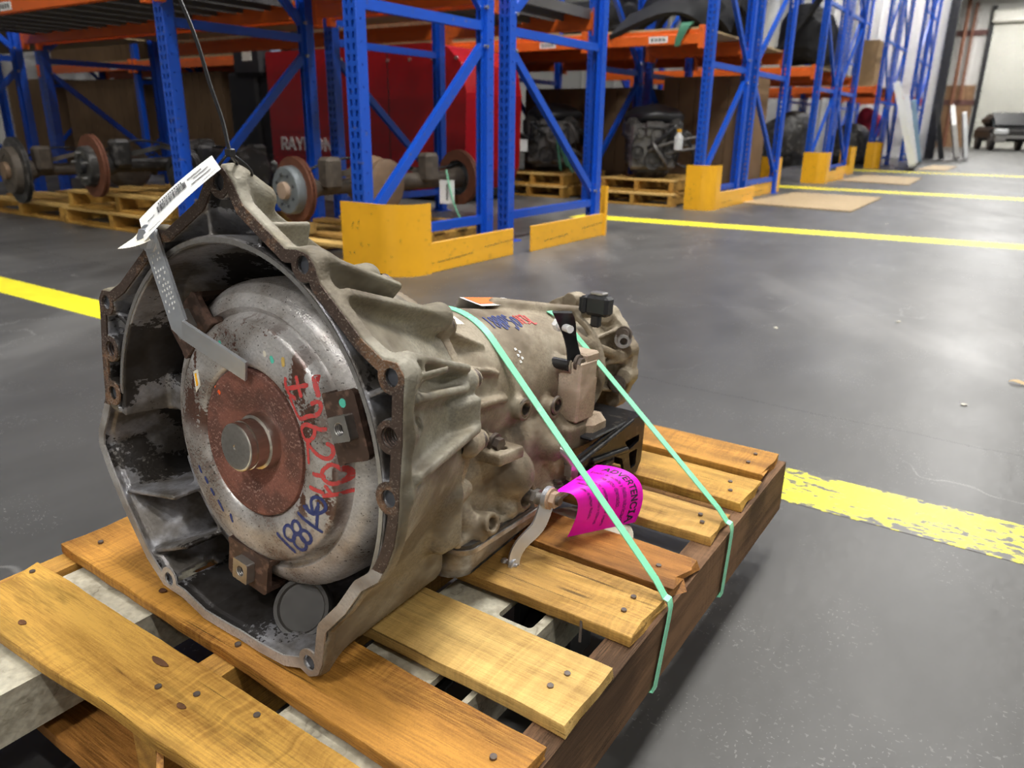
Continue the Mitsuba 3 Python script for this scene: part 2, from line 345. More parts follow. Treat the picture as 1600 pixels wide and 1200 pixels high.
mat('m_steelblue', (.20, .33, .45), .5)

# ---------------------------------------------------------------- the setting
put('floor', bx(-16, 12, -9, 50, -.1, 0), 'm_floor', kind='structure')
put('ceiling', bx(-16, 12, -9, 50, CEIL + .6, CEIL + .7), 'm_ceiling', kind='structure')
put('wall_left', bx(-16.1, -16, -9, 50, 0, CEIL + .6), 'm_wall', kind='structure')
put('wall_right', bx(12, 12.1, -9, 50, 0, CEIL + .6), 'm_wall', kind='structure')
put('wall_front', bx(-16, 12, -9.1, -9, 0, CEIL + .6), 'm_wall', kind='structure')
k = put('wall_middle', bx(-16, -2.72, 24.8, 25.0, 0, CEIL + .6), 'm_wall', kind='structure')
for i in range(18):
    put('wall_middle__panel_rib', bx(-3.2 - i * .62, -3.16 - i * .62, 24.76, 24.8, .02, CEIL), 'm_wall')
put('trim_1', bx(-2.74, -2.53, 24.72, 25.02, 0, CEIL + .6), 'm_dark', kind='structure')
put('wall_back', bx(-16, 12, 46, 46.2, 0, CEIL + .6), 'm_wall', kind='structure')
for z in (1.98, 5.15):
    put('wall_back__girt', bx(-7.0, -3.28, 45.9, 46.0, z, z + .24), 'm_girt')
for i in range(9):
    put('wall_back__wainscot_board', bx(-3.36 - (i + 1) * .42, -3.37 - i * .42, 45.93, 46.0, 0.0, 2.9), 'm_wain')
for i in range(9):
    put('wall_back__panel_rib', bx(-3.40 - i * .42, -3.35 - i * .42, 45.95, 46.0, 2.9, CEIL), 'm_wall')
put('door_1', bx(-3.12, 4.2, 45.86, 45.94, 0, .25), 'm_door', kind='structure')
for i in range(58):
    put('door_1__slat', bx(-3.1, 4.2, 45.84 + (.02 if i % 2 else 0), 45.94, .25 + i * .093, .25 + (i + 1) * .093 - .012), 'm_door')
put('door_1__frame', cat_([bx(-3.28, -3.1, 45.75, 46, 0, 6.4)]), 'm_dark')
put('door_1__hood', bx(-3.2, 4.3, 45.5, 46, 5.65, 6.2, .05), 'm_door')
put('trim_2', rod((-4.27, 45.6, 0), (-4.27, 45.6, CEIL + .6), .09), 'm_copper', kind='structure')
put('door_1__track_post', bx(-4.0, -3.9, 45.7, 45.9, 2.2, 6.6), 'm_copper')

# high bay lamps under the ceiling, several added only to brighten the scene
for i, (x, y) in enumerate(LAMPS):
    kx, ky = .55, .17
    key = thing('high_bay_lamp', f'white rectangular high bay lamp on the ceiling, some added as fill, number {i+1} along the hall', 'lamp', 'high bay lamps')
    labels[key] = {'label': 'white rectangular high bay lamp hanging under the hall ceiling, some added as fill', 'category': 'lamp', 'group': 'high bay lamps'}
    put(key + '__housing', bx(x - kx - .03, x + kx + .03, y - ky - .03, y + ky + .03, CEIL + .01, CEIL + .08, .01), 'm_lampbody')
    q = trimesh.Trimesh([(x - kx, y - ky, CEIL), (x + kx, y - ky, CEIL), (x + kx, y + ky, CEIL), (x - kx, y + ky, CEIL)], [(0, 2, 1), (0, 3, 2)], process=False)
    d = mikit.ply(q, 'm_lampbody'); d['emitter'] = {'type': 'area', 'radiance': rgb(*LAMP_RGB)}
    put(key + '__panel', d, None)
    put(key + '__cable', rod((x, y, CEIL + .08), (x, y, CEIL + .6), .01, 6), 'm_dark')

# ---------------------------------------------------------------- painted floor lines
def line(x0, x1, y0, y1, lab, m='m_line'):
    if isinstance(y0, tuple):
        g_ = extrude_polygon(Polygon([(x0, y0[0]), (x1, y1[0]), (x1, y1[1]), (x0, y0[1])]), .0008, engine='earcut')
    else: g_ = bx(x0, x1, y0, y1, 0, .0008)
    put(name('floor_line'), g_, m, label=lab, cat='floor line')
line(-9.5, 6, 1.472, 1.638, 'wide worn yellow stripe on the floor running behind and beside the wooden pallet', 'm_worn')
line(-3.2, 6, (5.64, 5.91), (6.58, 6.86), 'yellow stripe across the aisle floor from the nearest yellow rack guard')
line(-3.2, 6, 10.42, 10.84, 'second yellow stripe across the aisle floor, just past the larger plywood sheet')
line(-3.2, 6, 15.95, 16.4, 'farthest yellow stripe across the aisle floor, beyond the second plywood sheet')

# ---------------------------------------------------------------- pallet racks
def post_mesh():
    """Open steel column, face towards -y at y=0, 82 mm wide, 95 mm deep, with two rows of tear-drop holes in the face."""
    H = 4.6
    face = sbox(-.041, 0, .041, H)
    holes = []
    for i in range(int((H - .1) / .05)):
        z = .06 + i * .05
        for x in (-.020, .020):
            s = 1 if x < 0 else -1
            holes.append(Polygon([(x - .0085, z + .014), (x + .0085, z + .014), (x + .0055 + s * .004, z - .015), (x - .0055 + s * .004, z - .015)]))
    face = face.difference(unary_union(holes))
    f = extrude_polygon(face, .003, engine='earcut'); f.apply_transform(trimesh.transformations.rotation_matrix(math.pi / 2, (1, 0, 0)))
    f.apply_translation((0, .003, 0))
    ms = [f] + [rod((e_ * .0385, .0025, 0), (e_ * .0385, .0025, H), .0042, 10) for e_ in (-1, 1)]
    side = sbox(.0, 0, .062, H).difference(unary_union([Point(.03, .08 + i * .1).buffer(.006, 3) for i in range(45)]))
    for s in (-1, 1):
        g = extrude_polygon(side, .003, engine='earcut')
        g.apply_transform(trimesh.transformations.rotation_matrix(math.pi / 2, (1, 0, 0)))   # x depth, z up, thickness -y
        g.apply_transform(trimesh.transformations.rotation_matrix(math.pi / 2, (0, 0, 1)))
        g.apply_translation((s * .0395 - (.0015 if s > 0 else .0015), 0, 0))
        ms.append(g)
        ms.append(bx(s * .041 - (.003 if s > 0 else 0), s * .041 + (0 if s > 0 else .003), .062, .066, 0, H))
        ms.append(bx(min(s * .041, s * .012), max(s * .041, s * .012), .062, .065, 0, H))
        ms.append(bx(min(s * .012, s * .015), max(s * .012, s * .015), .062, .092, 0, H))
    return cat_(ms)
POST = mikit.ply(post_mesh(), 'm_blue')
BASE = mikit.ply(cat_([bx(-.07, .07, -.025, .12, 0, .006), rod((-.055, .05, .004), (-.055, .05, .02), .009, 6), rod((.055, .05, .004), (.055, .05, .02), .009, 6)]), 'm_blue')
def frame(X, y0, y1, lab, flip=False, group=None):
    k = thing('rack_upright_frame', lab, 'rack frame', group)
    for y, s in ((y0, 1), (y1, -1)):
        tw = T4().translate([X, y, .006])
        if s < 0: tw = tw @ T4().rotate([0, 0, 1], 180)
        put(k + '__post', dict(POST), None, tw=tw)
        tb = T4().translate([X, y, 0])
        if s < 0: tb = tb @ T4().rotate([0, 0, 1], 180)
        put(k + '__base_plate', dict(BASE), None, tw=tb)
    a, b = y0 + .07, y1 - .07
    for i, z in enumerate((.165, 1.26, 2.36, 3.46, 4.5)):
        put(k + '__horizontal_brace', bar((X, a, z), (X, b, z), .036, .05), 'm_blue')
    for i in range(4):
        za, zb = .165 + 1.1 * i + .09, 1.26 + 1.1 * i - .11
        if (i % 2 == 0) != flip: p, q = (X, a, za), (X, b, zb)
        else: p, q = (X, b, za), (X, a, zb)
        put(k + '__diagonal_brace', bar(p, q, .036, .05), 'm_blue')
        for e in (p, q):
            put(k + '__bolt', rod((X + .028, e[1], e[2]), (X + .05, e[1], e[2]), .011, 6), 'm_steel')
    return k
_beam = {}
def beam(x0, x1, y, z, s, lab, tagx=None, group=None):
    """Step beam from x0 to x1 in front of posts at y; s is the outward direction in y."""
    k = thing('rack_beam', lab, 'rack beam', group)
    y2 = y + s * .045
    lo, hi = min(y, y2), max(y, y2)
    put(k + '__rail', cat_([bx(x0, x1, lo, hi, z, z + .085, .004), bx(x0, x1, lo if s > 0 else lo + .02, hi - (.02 if s > 0 else 0), z + .085, z + .12, .003)]), 'm_orange')
    for x, d in ((x0, 1), (x1, -1)):
        put(k + '__end_connector', bx(min(x, x + d * .045), max(x, x + d * .045), lo - .004, hi + .004, z - .04, z + .15, .003), 'm_orange')
    for i, tx in enumerate(tagx or []):
        yy = hi + .001 if s > 0 else lo - .001
        put(k + '__label_plate', bx(tx - .09, tx + .09, yy - .0012, yy + .0012, z + .018, z + .07), 'm_paper')
        for j in range(4):
            put(k + '__label_print', bx(tx - .07 + j * .037, tx - .045 + j * .037, yy - .0022 if s < 0 else yy + .0012, yy - .0012 if s < 0 else yy + .0022, z + .03, z + .058), 'm_channel')
def guard(xl, xo, yo, lab, s=1, kick=None, h=.35, arm=.1, R=.12):
    """Yellow end guard: plate bent round the corner post from xl to xo and back along the aisle side, plus the kick plate (y range)."""
    k = thing('rack_end_guard', lab, 'rack guard')
    pts = [(xl, yo)]
    for a in np.linspace(0, 1, 12):
        th = a * math.pi / 2
        pts.append((xo - R + R * math.sin(th), yo + s * (R - R * math.cos(th))))
    pts += [(xo, yo + s * (R + arm))]
    put(k + '__corner_wrap', extrude_polygon(LineString(pts).buffer(.004, cap_style=2, join_style=2), h, engine='earcut'), 'm_guard', smooth=30)
    if kick:
        put(k + '__kick_plate', bx(xo - .012, xo - .004, kick[0], kick[1], .002, .155, .002), 'm_guard')
        for i in range(2):
            ya = kick[0] + (.15 + .5 * i) * (kick[1] - kick[0])
            put(k + '__scuff', ribbon([(xo - .0035, ya + t * .3, .05 + .03 * i + .012 * t) for t in np.linspace(0, 1, 6)], [(0, 0, .0018)] * 6, .001), 'm_dark')
    g = np.random.default_rng(int(1000 * yo) % 997)
    for i in range(7 if s > 0 else 0):
        x, z = xl + .03 + g.random() * (xo - xl - R - .05), .04 + g.random() * .22
        L = .008 + g.random() * .018
        P = [(x + L * t * math.cos(i * 2.1), yo - s * .0045, z + L * t * math.sin(i * 2.1) + .006 * math.sin(t * 4)) for t in np.linspace(0, 1, 6)]
        put(k + '__scuff', ribbon(P, [(.0015 * math.sin(i * 2.1), 0, .0016)] * 6, .001), 'm_dark')
    return k

ROWS = [('nearest', [-2.825, -4.33, -8.35, -12.0], (2.83, 3.95), (4.12, 5.38)), ('second', [-2.60, -3.76, -5.6, -8.3, -11.4, -14.2], (6.95, 8.07), (8.26, 9.48)),
        ('third', [-2.78, -4.4, -6.2], (11.7, 12.82), (13.05, 14.25)), ('fourth', [-2.90, -4.6, -6.4], (17.2, 18.3), (18.5, 19.6)), ('fifth', [-2.95, -4.6], (22.0, 23.1), (23.3, 24.4))]
WHERE = ['at the aisle end', 'one bay in from the aisle', 'two bays in from the aisle', 'three bays in from the aisle', 'four bays in', 'deepest in the row']
for r, (rn, Xs, A, B) in enumerate(ROWS):
    for i, X in enumerate(Xs):
        frame(X, *A, f'blue rack upright frame {WHERE[i]}, front half of the {rn} row')
        frame(X, *B, f'blue rack upright frame {WHERE[i]}, rear half of the {rn} row', flip=True)
    for i in range(len(Xs) - 1):
        x1, x0 = Xs[i] - .042, Xs[i + 1] + .042
        for j, (y, s, w) in enumerate(((A[0], -1, 'front'), (A[1], 1, 'inner front'), (B[0], -1, 'inner rear'), (B[1], 1, 'rear'))):
            zz = 1.39 if r == 0 else 1.42
            tx = {(0, 0): [x1 - .5], (0, 1): [x1 - .28], (0, 3): [x1 - .35], (1, 0): [x1 - .42], (1, 3): [x1 - .35]}.get((r, j), [])
            if r == 0 and j == 0 and i == 1: tx = [-5.99]
            if i < 2 or r == 1: beam(x0, x1, y, zz, s, f'orange {w} rack beam, {["first", "second", "third", "fourth", "fifth"][i]} bay of the {rn} rack row', tx)
# grey deck channels lying on the beams of the second bay of the nearest row
for i in range(12):
    x = -4.6 - i * .3
    put(name('deck_channel'), cat_([bx(x - .12, x + .12, 2.82, 3.97, 1.512, 1.53), bx(x - .12, x - .105, 2.82, 3.97, 1.462, 1.512), bx(x + .105, x + .12, 2.82, 3.97, 1.462, 1.512)]), 'm_channel',
        label='grey steel deck channel lying across the orange beams of the nearest rack row', cat='deck channel', group='grey deck channels')
for i in range(4):
    x = -3.05 - i * .3
    put(name('deck_channel'), cat_([bx(x - .12, x + .12, 4.10, 5.40, 1.512, 1.53), bx(x - .12, x - .105, 4.10, 5.40, 1.462, 1.512), bx(x + .105, x + .12, 4.10, 5.40, 1.462, 1.512)]), 'm_channel',
        label='grey steel deck channel lying across the orange beams of the nearest rack row', cat='deck channel', group='grey deck channels')
guard(-2.885, -2.47, 2.765, 'yellow wraparound guard with kick plate at the front corner of the nearest rack row', 1, (2.90, 3.72), .35, .04, .16)
guard(-2.515, -2.445, 4.88, 'yellow guard with kick plate at the rear corner of the nearest rack row', -1, (3.87, 4.84), .33, .02, .05)
guard(-2.69, -2.435, 6.90, 'yellow wraparound guard with black scuffs at the front corner of the second rack row', 1, (7.02, 8.2), .40)
guard(-2.86, -2.59, 9.8, 'yellow guard with kick plate at the rear corner of the second rack row', -1, (8.6, 9.6), .40, .25)
guard(-2.81, -2.50, 11.62, 'yellow wraparound guard at the front corner of the third rack row', 1, (11.8, 13.0), .42, .15)
guard(-3.0, -2.72, 14.95, 'yellow guard at the rear corner of the third rack row', -1, (13.5, 14.75), .45, .4)
guard(-2.94, -2.68, 17.08, 'yellow wraparound guard at the front corner of the fourth rack row', 1, None, .50)

# ---------------------------------------------------------------- pallet jack
k = thing('pallet_jack', 'dirty cream pallet jack forks standing under the wooden pallet', 'pallet jack')
def fork_mesh(x0, x1, ya, yb, holes):
    w = x1 - x0; tip = Point(x0 + w / 2, yb - w * .55).buffer(w * .5, 16)
    shp = unary_union([sbox(x0, ya, x1, yb - w * .55), tip]).buffer(-.008).buffer(.008)
    for (hx, hy, hw, hl) in holes:
        shp = shp.difference(sbox(hx - hw / 2, hy - hl / 2, hx + hw / 2, hy + hl / 2).buffer(.006))
    top = extrude_polygon(shp, .008, engine='earcut'); top.apply_translation((0, 0, .166))
    sides = [bx(x0, x0 + .006, ya, yb - w, .115, .170), bx(x1 - .006, x1, ya, yb - w, .115, .170), bx(x0 + .004, x0 + .02, ya, yb - w, .112, .118), bx(x1 - .02, x1 - .004, ya, yb - w, .112, .118)]
    return cat_([top] + sides)
put(k + '__fork', fork_mesh(-.515, -.372, -.55, .935, [(-.455, .70, .04, .035), (-.407, .655, .035, .05), (-.40, .50, .03, .05), (-.485, .47, .03, .03)]), 'm_fork')
put(k + '__fork', fork_mesh(-.925, -.762, -.55, .95, [(-.84, .7, .04, .05)]), 'm_fork')
for x in (-.444, -.844):
    put(k + '__load_roller', rod((x - .03, .78, .125), (x + .03, .78, .125), .036, 20), 'm_rubber')
    for e in (-.04, .04): put(k + '__roller_arm', bar((x + e, .55, .135), (x + e, .79, .125), .008, .03), 'm_dark')
    put(k + '__push_rod', rod((x, -.5, .135), (x, .56, .135), .011, 10), 'm_dark')
    put(k + '__load_roller', rod((x - .03, .78, .039), (x + .03, .78, .039), .039, 20), 'm_rubber')
    for e in (-.04, .04): put(k + '__roller_bracket', bx(x + e - .005, x + e + .005, .75, .81, .03, .15), 'm_dark')

# ---------------------------------------------------------------- the wooden pallet
k = thing('wooden_pallet', 'worn golden wooden pallet raised on pallet jack forks and carrying the transmission', 'pallet')
Z0, Z1 = .180, .195
BOARDS = [(-.945, -.262, .262, .362, .285, .356, 1, (.02, .006)), (-.970, -.268, .398, .492, .373, .468, 0, (.004, .004)), (-.968, -.265, .505, .602, .497, .595, 4, (.004, .003)),
          (-.969, -.270, .648, .750, .650, .750, 3, (.004, .008)), (-.966, -.266, .762, .846, .760, .843, 2, (.004, .018)), (-.968, -.275, .905, .99, .906, .988, 3, (.004, .006)),
          (-.970, -.272, 1.030, 1.122, 1.027, 1.122, 1, (.004, .008)), (-.970, -.276, 1.150, 1.249, 1.148, 1.247, 0, (.004, .006))]
KNOTS = {0: [(-.834, .289, .006, .0035), (-.652, .337, .013, .0035), (-.578, .312, .006, .003)], 1: [(-.764, .412, .005, .004)], 6: [(-.55, 1.087, .016, .011)]}
NAILS = [[(-.58, .33), (-.62, .315), (-.51, .345), (-.93, .345), (-.92, .285)], [(-.93, .43), (-.61, .40), (-.30, .43), (-.84, .455)], [(-.305, .535), (-.30, .56), (-.62, .55)], [(-.30, .69), (-.302, .72), (-.63, .7)], [(-.305, .80), (-.30, .775), (-.63, .81)],
         [(-.30, .94), (-.31, .96)], [(-.30, 1.06), (-.31, 1.09)], [(-.31, 1.18), (-.31, 1.22)]]
for i, (x0, x1, a, b, c, d, w, jag) in enumerate(BOARDS):
    bk = put(k + '__deck_board', plank(x0, x1, a, b, c, d, Z0, Z1 - (.001 if i % 2 else 0), seed=i + 11, jag=jag), f'm_wood{w}', smooth=40)
    for (kx_, ky_, ka, kb) in KNOTS.get(i, []):
        put(bk + '__knot', moved(extrude_polygon(trimesh.path.polygons.Polygon([(ka * math.cos(t) * (1 + .12 * math.sin(3 * t)), kb * math.sin(t)) for t in np.linspace(0, 2 * math.pi, 22)[:-1]]), .0005, engine='earcut'), (kx_, ky_, Z1 + .0006)), 'm_knot')
    for (nx, ny) in NAILS[i]:
        put(bk + '__nail', rod((nx, ny, .19), (nx + .0004, ny, .1968), .0034, 10), 'm_bolt')
put(k + '__deck_board_003__nail', rod((-.334, .652, .190), (-.330, .643, .168), .0018, 8), 'm_bolt')
# splinter hanging from the front board
put(k + '__deck_board__splinter', cat_([bar((-.573, .287, .186), (-.545, .266, .172), .006, .004), bar((-.585, .287, .188), (-.55, .279, .182), .004, .003)]), 'm_wood0')
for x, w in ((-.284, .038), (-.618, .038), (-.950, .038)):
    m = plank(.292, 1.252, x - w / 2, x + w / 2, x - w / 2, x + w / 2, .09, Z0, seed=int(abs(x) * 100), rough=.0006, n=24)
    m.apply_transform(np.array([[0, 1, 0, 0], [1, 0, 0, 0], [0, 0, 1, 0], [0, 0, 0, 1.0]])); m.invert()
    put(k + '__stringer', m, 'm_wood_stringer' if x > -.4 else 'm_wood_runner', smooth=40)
for i, (a, b) in enumerate(((.27, .345), (1.17, 1.25))):
    put(k + '__bottom_board', plank(-.968, -.272, a, b, a, b, .074, .09, seed=40 + i), f'm_wood{(2, 0, 3)[i]}', smooth=40)

# ---------------------------------------------------------------- the transmission (modelled in mm: x right, y towards the tail, z up, origin on the bell face)
TW = T4(LM.tolist())
class Field:
    """Signed distance grid whose zero level becomes one smooth casting."""
    def __init__(self, lo, hi, h):
        self.lo, self.h = np.array(lo, float), h
        self.n = np.ceil((np.array(hi) - lo) / h).astype(int) + 1
        self.D = np.full(self.n, 50.0, np.float32)
        self.ax = [(lo[i] + h * np.arange(self.n[i])).astype(np.float32) for i in range(3)]
    def region(self, lo, hi):
        a = np.maximum(np.floor((np.array(lo) - self.lo) / self.h).astype(int), 0); b = np.minimum(np.ceil((np.array(hi) - self.lo) / self.h).astype(int) + 1, self.n)
        if np.any(b <= a): return None
        sl = tuple(slice(a[i], b[i]) for i in range(3))
        return sl, self.ax[0][sl[0]][:, None, None], self.ax[1][sl[1]][None, :, None], self.ax[2][sl[2]][None, None, :]
    def add(self, fn, lo, hi, k=6.0, pad=14):
        r = self.region(np.array(lo) - pad, np.array(hi) + pad)
        if r is None: return
        sl, X, Y, Z = r; a = self.D[sl]; b = fn(X, Y, Z)
        if k > 0:
            h = np.maximum(k - np.abs(a - b), 0) / k
            self.D[sl] = np.minimum(a, b) - h * h * k / 4
        else: self.D[sl] = np.minimum(a, b)
    def cut(self, fn, lo, hi, k=3.0, pad=8):
        r = self.region(np.array(lo) - pad, np.array(hi) + pad)
        if r is None: return
        sl, X, Y, Z = r; a = self.D[sl]; b = -fn(X, Y, Z)
        if k > 0:
            h = np.maximum(k - np.abs(a - b), 0) / k
            self.D[sl] = np.maximum(a, b) + h * h * k / 4
        else: self.D[sl] = np.maximum(a, b)
    def capsule(self, p, q, r, r2=None, k=6.0, cut=False):
        p, q = np.array(p, float), np.array(q, float); r2 = r if r2 is None else r2; d = q - p; L2 = d @ d
        def fn(X, Y, Z):
            t = np.clip(((X - p[0]) * d[0] + (Y - p[1]) * d[1] + (Z - p[2]) * d[2]) / L2, 0, 1)
            return np.sqrt((X - p[0] - t * d[0]) ** 2 + (Y - p[1] - t * d[1]) ** 2 + (Z - p[2] - t * d[2]) ** 2) - (r + (r2 - r) * t)
        R = max(r, r2); (self.cut if cut else self.add)(fn, np.minimum(p, q) - R, np.maximum(p, q) + R, k)
    def cyl(self, p, q, r, k=4.0, cut=False):
        p, q = np.array(p, float), np.array(q, float); d = q - p; L = np.linalg.norm(d); d = d / L
        def fn(X, Y, Z):
            t = (X - p[0]) * d[0] + (Y - p[1]) * d[1] + (Z - p[2]) * d[2]
            rr = np.sqrt(np.maximum((X - p[0]) ** 2 + (Y - p[1]) ** 2 + (Z - p[2]) ** 2 - t * t, 0))
            return np.maximum(rr - r, np.abs(t - L / 2) - L / 2)
        (self.cut if cut else self.add)(fn, np.minimum(p, q) - r, np.maximum(p, q) + r, k)
    def slab(self, p, q, depth, th, k=6.0, toward=(0, 0)):
        """Rib: plate of thickness th under the crest p-q, reaching 'depth' towards the shaft axis."""
        p, q = np.array(p, float), np.array(q, float); u = q - p; L = np.linalg.norm(u); u /= L
        m = (p + q) / 2; w = np.array([toward[0] - m[0], 0, toward[1] - m[2]]); w -= u * (w @ u); w /= np.linalg.norm(w); t = np.cross(u, w)
        c = m + w * depth / 2; hs = (L / 2, depth / 2, th / 2); rd = min(th * .45, 3)
        def fn(X, Y, Z):
            qv = [np.abs((X - c[0]) * a[0] + (Y - c[1]) * a[1] + (Z - c[2]) * a[2]) - h + rd for a, h in zip((u, w, t), hs)]
            return np.sqrt(sum(np.maximum(v, 0) ** 2 for v in qv)) + np.minimum(np.maximum(np.maximum(qv[0], qv[1]), qv[2]), 0) - rd
        cs = [p, q, p + w * depth, q + w * depth]; self.add(fn, np.min(cs, 0) - th, np.max(cs, 0) + th, k)
    def box(self, lo, hi, rd=3.0, k=6.0, cut=False):
        lo, hi = np.array(lo, float), np.array(hi, float); c, hs = (lo + hi) / 2, (hi - lo) / 2 - rd
        def fn(X, Y, Z):
            qx, qy, qz = np.abs(X - c[0]) - hs[0], np.abs(Y - c[1]) - hs[1], np.abs(Z - c[2]) - hs[2]
            return np.sqrt(np.maximum(qx, 0) ** 2 + np.maximum(qy, 0) ** 2 + np.maximum(qz, 0) ** 2) + np.minimum(np.maximum(np.maximum(qx, qy), qz), 0) - rd
        (self.cut if cut else self.add)(fn, lo, hi, k)
    def mesh(self):
        D = self.D; S = D < 0
        n = np.array(D.shape) - 1
        c8 = [S[i:i + n[0], j:j + n[1], l:l + n[2]] for i in (0, 1) for j in (0, 1) for l in (0, 1)]
        cnt = sum(c.astype(np.int8) for c in c8); M = (cnt > 0) & (cnt < 8)
        idx = np.full(M.shape, -1, np.int64); cells = np.argwhere(M); idx[M] = np.arange(len(cells))
        V = np.zeros((len(cells), 3)); W = np.zeros(len(cells))
        I, J, K = cells.T
        corner = [(i, j, l) for i in (0, 1) for j in (0, 1) for l in (0, 1)]
        val = {c: D[I + c[0], J + c[1], K + c[2]].astype(float) for c in corner}
        for a in corner:
            for ax in range(3):
                if a[ax] == 0:
                    b = list(a); b[ax] = 1; b = tuple(b)
                    va, vb = val[a], val[b]; m = (va < 0) != (vb < 0)
                    t = va[m] / (va[m] - vb[m]); P = np.tile(np.array(a, float), (m.sum(), 1)); P[:, ax] = t
                    V[m] += P; W[m] += 1
        V = (V / W[:, None] + cells) * self.h + self.lo
        F = []
        for ax in range(3):
            sl0 = [slice(1, -1)] * 3; sl1 = [slice(1, -1)] * 3; sl0[ax] = slice(0, -1); sl1[ax] = slice(1, None)
            A, B = S[tuple(sl0)], S[tuple(sl1)]
            e = np.argwhere(A != B)
            if not len(e): continue
            off = np.ones(3, int); off[ax] = 0; g = e + off
            o1, o2 = [(1, 2), (2, 0), (0, 1)][ax]
            def at(d1, d2):
                q = g.copy(); q[:, o1] -= d1; q[:, o2] -= d2; return idx[q[:, 0], q[:, 1], q[:, 2]]
            Q = np.stack([at(1, 1), at(0, 1), at(0, 0), at(1, 0)], 1)
            inside = A[e[:, 0], e[:, 1], e[:, 2]]
            Q[~inside] = Q[~inside][:, ::-1]
            Q = Q[(Q >= 0).all(1)]
            F += [Q[:, [0, 1, 2]], Q[:, [0, 2, 3]]]
        return trimesh.Trimesh(V, np.vstack(F), process=False)

def split(m, mask):                # two meshes by face mask
    out = []
    for mk in (mask, ~mask):
        f = m.faces[mk]; u, inv = np.unique(f, return_inverse=True); out.append(trimesh.Trimesh(m.vertices[u], inv.reshape(-1, 3), process=False))
    return out
def vnormals(m):
    f, v = m.faces, m.vertices; n = np.zeros_like(v); fn = np.cross(v[f[:, 1]] - v[f[:, 0]], v[f[:, 2]] - v[f[:, 0]])
    for k in range(3): np.add.at(n, f[:, k], fn)
    return n / np.maximum(np.linalg.norm(n, axis=1, keepdims=True), 1e-12)

HALF = [(7, 271), (20, 260), (34, 240), (56, 227), (91, 207), (104, 208), (120, 205), (128, 196), (134, 183), (157, 165), (185, 143), (208, 131), (224, 131), (232, 120), (231, 91), (231, 61), (229, 13), (228, -8), (224, -31), (217, -50), (206, -71), (185, -88), (164, -120), (138, -150), (133, -187), (127, -202), (113, -210), (100, -206), (75, -215), (34, -217)]
LEFT = [(2, -216), (-15, -217), (-62, -217), (-101, -207), (-140, -205), (-173, -182), (-219, -129), (-245, -92), (-262, -62), (-260, -42), (-244, -11), (-237, 4), (-236, 57), (-232, 101), (-232, 120), (-224, 131), (-208, 131), (-185, 143), (-157, 165), (-134, 183), (-128, 196), (-120, 205), (-104, 208), (-91, 207), (-56, 227), (-34, 240), (-20, 260), (-7, 271)]
OUT = Polygon(HALF + LEFT).buffer(-5).buffer(5).buffer(3).buffer(-3)
HOLES = [(0, 257), (113, 195), (217, 117), (216, 12), (113, -193), (-113, 195), (-217, 117), (-219, 12), (-128, -192)]
THREAD = [(216, 66), (-216, 64)]
def poly_sd(poly, X, Z):
    c = np.array(poly.exterior.coords); P = np.stack([X.ravel(), Z.ravel()], 1); d = np.full(len(P), 1e9); ins = np.zeros(len(P), bool)
    for a, b in zip(c[:-1], c[1:]):
        e = b - a; t = np.clip(((P - a) @ e) / (e @ e + 1e-12), 0, 1); d = np.minimum(d, np.linalg.norm(P - a - t[:, None] * e, axis=1))
        with np.errstate(divide='ignore', invalid='ignore'):
            ins ^= ((a[1] > P[:, 1]) != (b[1] > P[:, 1])) & (P[:, 0] < (b[0] - a[0]) * (P[:, 1] - a[1]) / (b[1] - a[1]) + a[0])
    return np.where(ins, -d, d).reshape(X.shape).astype(np.float32)

tk = 'automatic_transmission'
tag(tk, 'large weathered automatic transmission with open bell housing lying on the wooden pallet', 'transmission')

